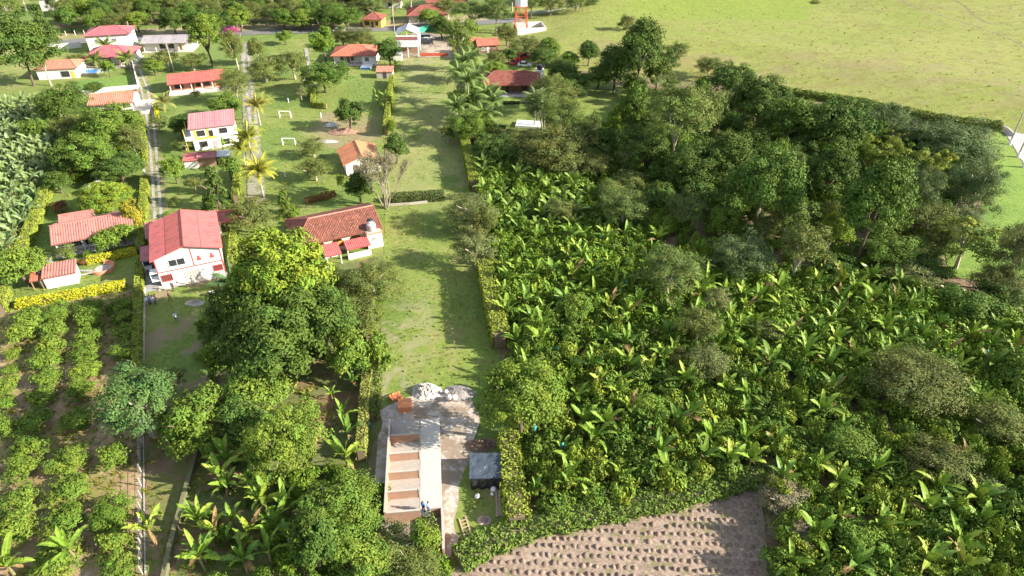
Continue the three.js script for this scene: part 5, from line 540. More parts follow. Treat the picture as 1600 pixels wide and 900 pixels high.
// --- central clump beside the grass strip
T([
  [437, 440, 158, 168, 'flush', 'large rounded mango covered in yellow-green new leaves', 0.3], [440, 520, 170, 150, 'mango', 'large dark mango below the yellow-green one', 0.3], [370, 490, 90, 110, 'mango', 'dark mango at the left of the central clump', 0.3], [510, 500, 90, 110, 'broad', 'mid-green tree right of the dark mango', 0.3], [583, 440, 96, 72, 'olive', 'greyish olive tree leaning over the grass strip'], [560, 492, 76, 66, 'olive', 'olive-green tree below the greyish one'], [548, 555, 64, 82, 'bright', 'bright green tree beside the tall narrow hedge'],
  [215, 625, 116, 108, 'blue', 'blue-green tree over the boundary wall', 0.5], [276, 592, 34, 36, 'grey', 'grey twiggy tree tip beside the blue-green tree', 0.6], [303, 665, 100, 100, 'citrus', 'rounded green tree right of the blue-green one'], [400, 612, 96, 88, 'bright', 'pale green tree below the central mango'], [443, 690, 108, 112, 'citrus', 'round mid-green tree left of the tall bananas', 0.3], [375, 660, 80, 80, 'broad', 'darker tree between two rounded green trees'], [532, 800, 130, 120, 'broad', 'dark dense tree at the lower left of the brick shell'], [490, 850, 70, 110, 'deep', 'dark tree behind the bottom-edge trees'], [560, 865, 110, 90, 'bright', 'yellow-green tree at the bottom edge'], [610, 860, 90, 80, 'olive', 'feathery olive tree in front of the brick shell'], [664, 840, 46, 58, 'citrus', 'small upright tree inside the brick shell front'], [650, 888, 90, 60, 'olive', 'pale low tree at the bottom edge near the end wall'], [590, 560, 40, 90, 'bright', 'bright leafy shrub mass against the strip edge'],
  [735, 332, 78, 60, 'grey', 'grey-leaved bush where the strip hedge ends'], [742, 388, 64, 64, 'grey', 'lower grey-green bush on the right of the strip'], [760, 345, 40, 50, 'olive', 'olive bush behind the grey-leaved bushes'], [815, 624, 120, 120, 'citrus', 'big pale-trunked tree beside the sand heap', 0.5],
]);
// --- right of the strip, wood and field
T([
  [715, 62, 42, 66, 'feather', 'pale tree right of the parked off-roaders'], [690, 42, 40, 34, 'mango', 'dark tree behind the green mesh fence'], [735, 45, 26, 30, 'bright', 'bright bushy tree left of the pasture corner'], [672, 28, 44, 30, 'bright', 'bright tree in front of the brown-roofed house'], [735, 18, 60, 34, 'feather', 'tall pale tree across the road from the cottage'], [700, 12, 40, 30, 'olive', 'olive tree across the road'], [775, 18, 44, 44, 'feather', 'tall thin tree left of the water tower'], [792, 54, 36, 32, 'brown', 'dark brown tree below the water tower'], [775, 92, 28, 26, 'olive', 'small tree in front of the cottage'], [820, 72, 50, 30, 'olive', 'olive tree behind the red cars'], [795, 86, 22, 20, 'broad', 'small round tree left of the red cars'], [858, 75, 36, 32, 'broad', 'green tree beside the white car'], [850, 88, 50, 30, 'deep', 'dark tree right of the parked cars'], [890, 92, 30, 22, 'bright', 'bright bush on the pasture edge'],
  [1000, 78, 84, 100, 'deep', 'tallest dark tree on the pasture edge', 0.4], [962, 105, 70, 66, 'deep', 'dark tree left of the tallest pasture tree'], [1030, 105, 50, 60, 'mango', 'dark tree right of the tallest pasture tree'], [978, 36, 24, 26, 'brown', 'thin brown tree top left of the tallest tree', 0.8], [920, 82, 34, 36, 'deep', 'small dark tree alone on the pasture edge'], [1060, 80, 30, 30, 'feather', 'pale wispy tree right of the tallest tree'],
  [870, 235, 110, 82, 'brown', 'wide bronze-leaved tree above the banana field'], [862, 145, 70, 58, 'olive', 'olive tree right of the ranch house'], [880, 185, 64, 72, 'feather', 'feathery tree in front of the ranch lawn'], [925, 255, 60, 50, 'brown', 'brown-grey bush right of the bronze tree'], [800, 222, 60, 34, 'brown', 'low brown-green bush in front of the ranch palms'], [930, 190, 18, 50, 'feather', 'slim half-bare tree in the shady clearing', 0.5], [992, 165, 46, 66, 'broad', 'narrow tree at the edge of the shady clearing'], [935, 120, 44, 34, 'broad', 'tree behind the shady clearing'],
  [1060, 180, 112, 112, 'feather', 'tall light green tree with pale limbs', 0.6], [1105, 170, 50, 70, 'feather', 'light green tree right of the pale-limbed one', 0.6], [1140, 130, 74, 60, 'broad', 'rounded tree at the upper edge of the wood'], [1185, 155, 84, 76, 'deep', 'dark tree behind the light green pair'], [1110, 105, 46, 34, 'olive', 'thin olive tree by the pasture hedge'], [1235, 190, 90, 86, 'broad', 'full crown in the upper middle of the wood'], [1305, 200, 90, 90, 'broad', 'broad crown left of the yellow-tinged tree'], [1335, 185, 42, 50, 'bright', 'yellow-tinged feathery tree by the pasture hedge'], [1385, 190, 70, 66, 'willow', 'grey-green willow-like tree by the dark hedge'], [1495, 230, 132, 84, 'willow', 'large grey-green willow-like tree near the lane'], [1440, 215, 66, 54, 'willow', 'grey-green tree left of the large willow-like one'], [1525, 300, 70, 100, 'willow', 'tall grey-green tree at the verge', 0.02], [1455, 272, 60, 50, 'willow', 'small grey-green tree right of the bamboo'], [1505, 290, 80, 80, 'willow', 'soft round tree between the willow-like trees', 0.02], [1525, 255, 56, 50, 'willow', 'pale round shrub at the top of the verge', 0.02], [1500, 345, 70, 54, 'willow', 'soft low shrub above the sunny hollow', 0.02], [1450, 345, 80, 66, 'olive', 'olive tree below the bamboo clumps'], [1400, 395, 90, 56, 'broad', 'low dark green tree above the bright bananas'], [1445, 420, 60, 44, 'deep', 'shaded bush at the dark hollow'], [1560, 440, 80, 60, 'brown', 'bronze-grey bush below the flat-topped tree'], [1520, 480, 80, 50, 'broad', 'mid-green bush at the right end of the bananas'],
  [1195, 290, 108, 116, 'broad', 'big rounded tree left of the flat-topped ones', 0.5], [1135, 250, 90, 90, 'deep', 'dark tree left of the big rounded one'], [1080, 260, 90, 80, 'deep', 'shaded tree behind the pale field bush'], [1010, 240, 80, 70, 'deep', 'shaded tree right of the bronze-leaved tree'], [1248, 326, 62, 44, 'flat', 'flat-topped pale green tree in the wood'], [1252, 385, 72, 80, 'olive', 'olive tree with pale trunk at the field edge', 0.6], [1305, 358, 50, 54, 'flush', 'yellow-olive small tree at the field edge', 0.5], [1370, 315, 112, 140, 'broad', 'tall heavy tree in the middle of the right wood', 0.5], [1435, 300, 70, 90, 'willow', 'soft grey-green tree right of the tall heavy tree'], [1300, 270, 80, 90, 'deep', 'dark tree between the rounded and tall trees'],
  [1370, 245, 60, 60, 'bamboo', 'left clump of yellow-green bamboo'], [1415, 255, 66, 66, 'bamboo', 'middle clump of yellow-green bamboo'], [1460, 265, 60, 60, 'bamboo', 'right drooping clump of yellow-green bamboo'], [1395, 230, 40, 40, 'bamboo', 'small bamboo clump behind the others'],
  [1515, 370, 96, 70, 'flat', 'wide flat-topped dark tree by the sunny verge', 0.7], [1588, 400, 70, 110, 'grey', 'grey-brown tree at the right edge'], [1470, 380, 60, 50, 'olive', 'thin olive tree in front of the verge'], [1165, 405, 94, 80, 'willow', 'grey-green round tree at the top of the bananas'], [1425, 432, 74, 44, 'grey', 'low grey-green bush beside the dark hollow'], [1300, 415, 60, 40, 'deep', 'dark bush behind the bright bananas'], [1560, 455, 70, 50, 'deep', 'dark bush below the right edge tree'],
  [975, 325, 80, 66, 'feather', 'pale bushy tree standing in the banana field', 0.35], [1050, 425, 90, 86, 'feather', 'larger pale round tree standing in the banana field', 0.35], [955, 300, 50, 40, 'feather', 'pale green bush behind the field tree'], [1092, 508, 62, 62, 'olive', 'olive bush in the middle of the banana field', 0.5], [1108, 566, 66, 56, 'grey', 'grey-olive bush below the middle one', 0.5], [1428, 600, 150, 112, 'brown', 'large bronze-olive tree in the right field'], [1475, 728, 96, 80, 'brown', 'dome-shaped bronze bush in the lower right field'], [1225, 780, 72, 64, 'dry', 'grey dry bush at the corner of the tilled plot'], [1238, 835, 66, 56, 'dry', 'brown-grey dry bush right of the tilled plot'], [1210, 735, 40, 34, 'grey', 'small grey bush above the plot corner'], [1550, 770, 60, 50, 'willow', 'green-grey bush at the lower right'],
]);
// --- thicker planting round the ranch house
T([
  [722, 104, 46, 40, 'broad', 'leafy tree at the top of the royal palm row'], [738, 196, 64, 50, 'broad', 'green tree below the royal palms'], [700, 210, 26, 24, 'olive', 'small shrub where the strip shade begins'], [778, 232, 70, 44, 'broad', 'green bush between dark ranch hedge and bananas'], [835, 222, 66, 44, 'brown', 'brownish bush below the white pool edge'], [848, 168, 54, 56, 'feather', 'feathery tree at the right of the ranch lawn'], [900, 132, 50, 40, 'broad', 'tree between ranch house and shady clearing'], [882, 112, 52, 34, 'deep', 'dark tree behind the ranch tank'], [912, 212, 52, 58, 'olive', 'olive tree on the left of the shady clearing'], [950, 225, 40, 44, 'broad', 'small tree at the foot of the shady clearing'], [770, 108, 44, 22, 'bright', 'bright shrub row above the ranch roof'], [728, 80, 30, 40, 'feather', 'thin pale tree left of the cottage'], [745, 150, 40, 44, 'broad', 'dense tree among the royal palms'], [720, 160, 36, 40, 'broad', 'dark green tree at the left of the palm row'], [760, 175, 34, 30, 'olive', 'olive shrub on the left of the ranch lawn'], [885, 262, 60, 36, 'grey', 'grey bush at the top edge of the bananas'],
  [1120, 470, 50, 44, 'grey', 'grey-green shrub in the upper banana band'], [1200, 520, 46, 40, 'olive', 'olive shrub right of the middle field bushes', 0.5], [880, 330, 50, 40, 'olive', 'olive shrub in the left upper banana field', 0.4], [1010, 640, 60, 50, 'bright', 'bright rounded shrub in the lower banana field', 0.4], [900, 480, 50, 44, 'citrus', 'rounded shrub in the left banana field', 0.4], [1330, 700, 80, 60, 'broad', 'dark rounded tree in the lower right field', 0.4], [1560, 660, 90, 70, 'olive', 'grey-olive tree at the right edge of the field', 0.3], [1350, 850, 90, 70, 'bright', 'bright leafy tree at the bottom right', 0.3], [1590, 580, 60, 60, 'broad', 'mid-green tree at the right edge above the bronze tree', 0.3], [1060, 560, 40, 36, 'brown', 'small bronze shrub in the middle of the field', 0.5],
]);
// --- citrus orchard
{
  const cols = [[[50, 495, 46, 42], [32, 520, 44, 44], [22, 553, 26, 22], [18, 577, 24, 20], [12, 602, 40, 36], [6, 632, 36, 36], [4, 668, 34, 36]], [[88, 488, 48, 40], [88, 512, 40, 40], [78, 540, 42, 42], [74, 560, 48, 30], [72, 592, 46, 40], [62, 622, 42, 34], [50, 660, 46, 40], [46, 700, 46, 44], [36, 735, 46, 44], [30, 785, 56, 54], [22, 825, 56, 56]], [[143, 482, 48, 34], [138, 502, 44, 40], [136, 528, 40, 36], [134, 552, 44, 36], [130, 580, 46, 38], [126, 612, 42, 40], [118, 655, 46, 40], [108, 720, 56, 48], [108, 765, 56, 50], [100, 815, 56, 54], [88, 862, 56, 50]], [[190, 478, 36, 26], [194, 494, 32, 26], [192, 520, 36, 34], [190, 550, 38, 36], [194, 578, 24, 18], [175, 713, 44, 44], [172, 805, 66, 50], [178, 845, 50, 46], [182, 885, 50, 40], [80, 892, 60, 40]]];
  const ord = ['first', 'second', 'third', 'fourth', 'fifth', 'sixth', 'seventh', 'eighth', 'ninth', 'tenth', 'eleventh'], row = ['in the leftmost orchard row', 'in the second orchard row from the left', 'in the third orchard row from the left', 'in the orchard row nearest the wall'];
  cols.forEach((c, k) => c.forEach(([u, v, w, h], i) => tree(u, v, w * (v > 640 ? 1.02 : 0.95), h * (v > 640 ? 0.88 : 0.8), 'citrus', ord[i] + ' citrus tree from the yellow hedge ' + row[k], 'citrus trees of the orchard', 'citrus_tree')));
}
// --- orchard and roadside trees beyond the road
{ const r = rng(99), L = 'round orchard tree in the rows across the road', q = [];
  for (let j = 0; j < 4; j++) for (let i = 0; i < 15; i++) { const u = 95 + i * 33 + (j % 2) * 16 + (r() - 0.5) * 14, v = -8 + j * 13 + (r() - 0.5) * 6 + (i > 9 ? -2 : 0); if ((u > 232 && u < 268 && v > 12) || u > 575 || (j === 3 && u > 400 && u < 440)) continue; q.push([u, v]); }
  q.forEach(([u, v]) => tree(u, v, 34 + r() * 12, 28 + r() * 10, ['broad', 'mango', 'olive', 'brown', 'citrus'][Math.floor(r() * 5)], L, 'orchard trees across the road', 'orchard_tree'));
  for (const [u, v, w] of [[10, 10, 50], [30, -12, 60], [580, 8, 40], [610, -8, 50], [640, -14, 46], [560, -12, 50], [760, -10, 40], [720, -16, 50], [830, 4, 40], [860, 6, 44], [900, 4, 36], [925, 2, 26], [800, -14, 50], [870, -18, 50]]) tree(u, v, w, w * 0.8, ['broad', 'olive', 'feather'][Math.floor(r() * 3)], 'roadside tree at the top edge of the view', 'trees beyond the road', 'roadside_tree'); }
T([[1272, 8, 16, 16, 'olive', 'small lone tree at the top of the pasture'], [1148, 2, 14, 10, 'brown', 'thin brown tree at the top edge of the pasture']]);
// --- the shaded wood fills up behind the named trees
{ const wood = ground([[905, 160], [1000, 150], [1150, 170], [1300, 205], [1440, 225], [1530, 240], [1520, 320], [1450, 375], [1330, 390], [1210, 400], [1090, 380], [1010, 330], [940, 290], [880, 260], [960, 240]]), r = rng(404), open = ground([[905, 150], [985, 150], [990, 240], [915, 235]]);
  scatter(wood, 6.2, 71, 90, (x, z) => inside(x, z, open)).forEach(([x, z, a, b]) => plantTree('wood_tree', 'dark broadleaf tree filling the shaded wood below the pasture', x, z, 2.3 + a * 1.5, 2.3 + b * 1.8, ['deep', 'broad', 'bright', 'olive', 'broad', 'feather', 'mango'][Math.floor(((a * 7.3) % 1) * 7)], 'trees filling the shaded wood')); }
// --- bare pale tree
{ const a = survey(603, 325), o = thing('bare_tree', 'tall leafless pale tree beside the orange-roofed house', 'tree', [a.x, 0, a.z]), g = new G(), r = rng(63), tips = [];
  const grow = (p, d, l, rad, n) => { const q = [p[0] + d[0] * l, p[1] + d[1] * l, p[2] + d[2] * l]; g.tube(p, q, rad, Math.max(0.03, rad * 0.75), 5, undefined, false); tips.push(q); if (n === 0) return; const k = n > 3 ? 2 : 3; for (let i = 0; i < k; i++) { let e = [d[0] + (r() - 0.5) * 0.95, d[1] + 0.12 + (r() - 0.4) * 0.4, d[2] + (r() - 0.5) * 0.95]; const m = Math.hypot(...e); e = e.map((x) => x / m); grow(q, e, l * (0.74 + 0.22 * r()), Math.max(0.035, rad * 0.7), n - 1); } };
  for (const [dx, dz] of [[-0.3, 0.1], [0.1, -0.2], [0.05, 0.25], [-0.15, -0.3], [0.32, 0]]) { const m = Math.hypot(dx, 1, dz); grow([dx, -0.1, dz], [dx / m, 1 / m, dz / m], 2.6, 0.17, 5); } part(o, 'trunk_and_branches', g.geo(), mat(0.27, 0.245, 0.19, { map: wear3 }));
  const lg = new G(); tips.forEach((t) => { for (let i = 0; i < 6; i++) { const n = unit(r); kite(lg, [t[0] + n[0] * 0.5, t[1] + n[1] * 0.5, t[2] + n[2] * 0.5], unit(r), 0.3, 0.13, r, [1, 1, 1]); } }); part(o, 'sparse_leaves', lg.geo(), leafMat(0.22, 0.2, 0.1)); }
// ---------------------------------------------------------------- hedges
function hedge(label, pts, w, h, col, { name = 'hedge', shag = 0.12, L = 0.34, den = 46, seed = 1, base } = {}) {
  const c = ground(pts), g = new G(), r = rng(seed * 77 + pts.length), o = thing(name, label, 'hedge', [c[0][0], 0, c[0][1]]), core = new G(), ox = c[0][0], oz = c[0][1];
  for (let i = 0; i + 1 < c.length; i++) { const ax = c[i][0] - ox, az = c[i][1] - oz, bx = c[i + 1][0] - ox, bz = c[i + 1][1] - oz, l = Math.hypot(bx - ax, bz - az), dx = (bx - ax) / l, dz = (bz - az) / l, nx = -dz, nz = dx, P = (s, t, y) => [ax + dx * s + nx * t, y, az + dz * s + nz * t], k = 0.36 * w;
    core.quad(P(0, -k, h * 0.86), P(l, -k, h * 0.86), P(l, k, h * 0.86), P(0, k, h * 0.86)); core.quad(P(0, -k, 0), P(l, -k, 0), P(l, -k, h * 0.86), P(0, -k, h * 0.86)); core.quad(P(0, k, 0), P(l, k, 0), P(l, k, h * 0.86), P(0, k, h * 0.86)); for (const s of [0, l]) core.quad(P(s, -k, 0), P(s, k, 0), P(s, k, h * 0.86), P(s, -k, h * 0.86));
    const area = l * (w + 2 * h), n = Math.round(area * den); for (let q = 0; q < n; q++) { const s = r() * l, t = r() * (w + 2 * h), bump = (fbm((ax + dx * s) * 0.9 + seed, (az + dz * s) * 0.9 + t, 3) - 0.5) * 2 * shag + (r() - 0.5) * shag; let p, m; if (t < h) { p = P(s, -w / 2 - bump, t); m = [-nx, 0.3, -nz]; } else if (t < h + w) { p = P(s, t - h - w / 2, h + bump); m = [0, 1, 0]; } else { p = P(s, w / 2 + bump, t - h - w); m = [nx, 0.3, nz]; } const u = unit(r); m = [m[0] + u[0] * 0.8, m[1] + u[1] * 0.8, m[2] + u[2] * 0.8]; const ml = Math.hypot(...m); const v = 0.72 + 0.56 * r(), y = (r() - 0.4) * 0.25, Lq = L * (0.7 + 0.6 * r()); kite(g, p, m.map((x) => x / ml), Lq, Lq * 0.55, r, [v * (1 + y), v, v * (1 - y * 0.5)]); } }
  part(o, 'foliage', g.geo(), leafMat(...col)); part(o, 'inner_branches', core.geo(), plain(0.17, 0.13, 0.08)); return o;
}
const LIME = [0.2, 0.24, 0.035], MIDG = [0.11, 0.16, 0.028], YEL = [0.37, 0.37, 0.02];
hedge('bright clipped hedge on the right of the grass strip, far part', [[723, 218], [734, 262], [741, 300]], 1.9, 2.8, LIME, { seed: 2 }); hedge('bright overgrown hedge on the right of the grass strip, near part', [[757, 430], [768, 480], [782, 545]], 2.4, 3.3, LIME, { seed: 3, shag: 0.3 }); hedge('shaggy bright hedge beside the plank pile', [[795, 690], [800, 750], [808, 825]], 2.4, 2.2, LIME, { seed: 4, shag: 0.45 }); hedge('tall clipped hedge on the left of the strip, far part', [[613, 128], [608, 170], [603, 212]], 1.1, 2.2, LIME, { seed: 5 }); hedge('tall narrow clipped hedge on the left of the strip, near part', [[578, 580], [572, 640], [566, 722]], 1.1, 2.3, [0.2, 0.22, 0.05], { seed: 6 }); hedge('short clipped hedge top in the central clump', [[580, 520], [579, 545]], 1, 2.6, LIME, { seed: 7 }); hedge('leafy ivy strip beside the narrow clipped hedge', [[590, 530], [586, 600], [580, 660]], 1.3, 1.6, MIDG, { seed: 8, shag: 0.35 });
hedge('clipped hedge along the grassy driveway', [[229, 285], [226, 345], [223, 396]], 1.3, 1.7, LIME, { seed: 9 }); hedge('clipped hedge between citrus orchard and shaded yard', [[222, 412], [219, 480], [218, 555], [219, 585]], 1.1, 1.6, LIME, { seed: 10 }); hedge('long bright yellow hedge below the white hut', [[28, 480], [110, 466], [198, 449]], 1.5, 1.1, YEL, { seed: 11, shag: 0.22 }); hedge('short yellow hedge behind the round bench', [[138, 412], [176, 404], [216, 396]], 1.4, 1, YEL, { seed: 12, shag: 0.22 }); hedge('clipped hedge between bananas and the rose-roofed house', [[77, 302], [62, 340], [48, 375], [38, 398]], 1.8, 1.9, LIME, { seed: 13 }); hedge('clipped hedge end at the left edge', [[12, 462], [2, 492]], 1.6, 1.8, LIME, { seed: 14 }); hedge('light clipped hedge right of the dark conical tree', [[374, 268], [370, 318]], 1.2, 2, LIME, { seed: 15 }); hedge('light clipped hedge right of the red-roofed house', [[368, 372], [363, 425]], 1, 1.8, LIME, { seed: 16 }); hedge('narrow hedge along the driveway by the salmon-roofed house', [[224, 192], [227, 232], [229, 262]], 0.8, 1.5, LIME, { seed: 17 });
hedge('overgrown hedge along the top of the tilled plot', [[715, 880], [770, 850], [835, 826], [980, 798], [1100, 770], [1190, 745]], 2.6, 1.3, [0.12, 0.175, 0.032], { seed: 18, shag: 0.5, L: 0.4 }); hedge('dark clipped hedge crossing the grass strip', [[610, 316], [650, 314], [695, 311]], 1.8, 1.7, [0.08, 0.11, 0.03], { seed: 19 }); hedge('long dark hedge between wood and pasture, left part', [[1165, 135], [1230, 148], [1345, 165], [1410, 181]], 2.2, 1.6, [0.13, 0.18, 0.03], { seed: 20, shag: 0.4, L: 0.5, den: 26 }); hedge('long dark hedge between wood and pasture, right part', [[1405, 180], [1480, 195], [1562, 204]], 2.4, 1.9, [0.12, 0.16, 0.03], { seed: 21, shag: 0.6, L: 0.5, den: 26 }); hedge('short clipped corner hedge on the football lawn', [[490, 148], [490, 168], [511, 170]], 1, 1.6, LIME, { seed: 22 }); hedge('rust and orange flowering hedge behind the arched house', [[478, 318], [525, 306]], 1.2, 1, [0.22, 0.13, 0.035], { seed: 23, shag: 0.3 }); hedge('bright clipped hedge end beside the dirt yard', [[711, 80], [714, 95]], 1.4, 2.2, LIME, { seed: 24 }); hedge('dark hedge below the ranch palms', [[728, 210], [790, 212]], 2.6, 2, [0.07, 0.11, 0.025], { seed: 25, shag: 0.3 }); hedge('low clipped hedge across the ranch lawn', [[786, 163], [828, 162]], 0.8, 0.7, [0.06, 0.09, 0.02], { seed: 26 }); hedge('yellow-flowered hedge along the left garden driveway', [[244, 170], [247, 192]], 0.8, 0.9, YEL, { seed: 27 }); hedge('narrow hedge in front of the garden wood by the driveway', [[195, 185], [222, 183]], 1.3, 1.4, [0.16, 0.21, 0.03], { seed: 28 });
// ---------------------------------------------------------------- banana plants
function bananaLeaf(seed, up, droop, len, wid) { const g = new G(), r = rng(seed), n = 9, P = []; let y = 0, z = 0, a = up; for (let i = 0; i <= n; i++) { P.push([z, y, a]); z += Math.cos(a) * len / n; y += Math.sin(a) * len / n; a -= droop / n * (0.6 + i / n * 0.9); }
  const W = (t) => wid / 2 * Math.pow(Math.sin(Math.min(1, t * 0.95 + 0.05) * Math.PI), 0.55) * (t < 0.1 ? 0.25 : 1); for (let i = 0; i < n; i++) { const [z0, y0, a0] = P[i], [z1, y1, a1] = P[i + 1], w0 = W(i / n), w1 = W((i + 1) / n); for (const s of [-1, 1]) { const torn = (r() - 0.6) * 0.55, f0 = (0.25 + torn) * w0, f1 = (0.25 + torn + (r() - 0.5) * 0.3) * w1, k = 0.85 + 0.3 * r(); g.quad([0, y0, z0], [0, y1, z1], [s * w1, y1 + f1 * Math.cos(a1), z1 - f1 * Math.sin(a1)], [s * w0, y0 + f0 * Math.cos(a0), z0 - f0 * Math.sin(a0)], [k, k, k]); } g.quad([-0.035, y0 + 0.015, z0], [0.035, y0 + 0.015, z0], [0.025, y1 + 0.015, z1], [-0.025, y1 + 0.015, z1], [1.5, 1.35, 1.6]); }
  return g.geo(); }
const BLEAF = { erect: [1, 2].map((s) => bananaLeaf(s, 1.4, 0.4, 2.5, 0.56)), arch: [3, 4, 5].map((s) => bananaLeaf(s, 1.15, [1.0, 1.4, 0.7][s - 3], 2.8, 0.58)), low: [6, 7].map((s) => bananaLeaf(s, 0.7, 1.6, 2.5, 0.54)), dead: [8].map((s) => bananaLeaf(s, -0.6, 1.0, 1.7, 0.34)) };
const BM = [[0.15, 0.235, 0.028], [0.18, 0.26, 0.032], [0.125, 0.205, 0.034], [0.22, 0.28, 0.038]].map((c) => leafMat(...c, { roughness: 0.48, transmission: 0.3, specularIntensity: 0.6 })), bDead = leafMat(0.19, 0.125, 0.055), bStem = mat(0.2, 0.19, 0.08, { map: wear3 });
const stemGeo = new G().tube([0, -0.1, 0], [0.03, 1.1, 0], 0.16, 0.13, 7).tube([0.03, 1.1, 0], [0, 2.35, 0], 0.13, 0.08, 7).geo();
function bananaProto(seed) { const r = rng(seed * 13 + 3), o = new THREE.Group(), m = BM[seed % BM.length]; part(o, 'pseudostem', stemGeo, bStem); const n = 6 + Math.floor(r() * 4); let a = r() * 6; for (let i = 0; i < n; i++) { a += 2.2 + (r() - 0.5) * 1.5; const kind = i < 2 ? 'erect' : i < 6 ? 'arch' : 'low', s = BLEAF[kind], l = part(o, 'leaf', s[Math.floor(r() * s.length)], i === n - 1 && r() < 0.35 ? bDead : (r() < 0.25 ? BM[Math.floor(r() * 4)] : m)); l.position.y = 2.25 - i * 0.035; l.rotation.set((r() - 0.5) * 0.5, a, (r() - 0.5) * 0.5); l.scale.set(0.8 + 0.4 * r(), 0.75 + 0.45 * r(), 0.75 + 0.45 * r()); } for (let i = 0; i < 1 + (seed % 2); i++) { const l = part(o, 'dead_leaf', BLEAF.dead[0], bDead); l.position.y = 2; l.rotation.y = r() * 6.28; } return o; }
const PROTO = [0, 1, 2, 3, 4, 5, 6, 7].map(bananaProto);
const bananaMerged = (() => { const p = PROTO[1]; p.updateMatrixWorld(true); const gs = []; p.traverse((m) => { if (m.isMesh) { const g = m.geometry.clone(); g.applyMatrix4(m.matrixWorld); const c = m.name === 'pseudostem' ? [1.2, 0.9, 1] : m.name === 'dead_leaf' ? [1.5, 0.85, 0.8] : [1, 1, 1], a = g.attributes.color; for (let i = 0; i < a.count; i++) a.setXYZ(i, a.getX(i) * c[0], a.getY(i) * c[1], a.getZ(i) * c[2]); gs.push(g); } }); return mergeGeometries(gs); })();
let bananas = 0;
function banana(x, z, s, turn, label, group, k) { const o = PROTO[(k ?? bananas) % PROTO.length].clone(); bananas++; o.name = numbered('banana_plant'); o.position.set(x, 0, z); o.rotation.set((LAT[bananas & 65535] - 0.5) * 0.12, turn, (LAT[(bananas * 7) & 65535] - 0.5) * 0.12); o.scale.setScalar(s); tag(o, label, 'banana plant', group); scene.add(o); }
const FIELD = ground([[752, 262], [800, 262], [880, 282], [960, 330], [1040, 400], [1120, 440], [1250, 432], [1400, 450], [1600, 500], [1700, 560], [1700, 930], [1215, 930], [1205, 770], [1190, 735], [1050, 765], [840, 810], [812, 690], [800, 560], [770, 430], [755, 330]]);
const skipTrees = scene.children.filter((o) => /^(tree|shrub)/.test(o.name) && o.children.length).map((o) => [o.position.x, o.position.z, o.children[0].scale.x * 0.75]);
const clearOf = (x, z) => skipTrees.some(([a, b, r]) => Math.hypot(a - x, b - z) < r);
const dense = ground([[1040, 430], [1300, 435], [1600, 500], [1640, 590], [1500, 600], [1250, 560], [1050, 520]]), sparse = ground([[1180, 600], [1640, 600], [1640, 730], [1220, 740]]);
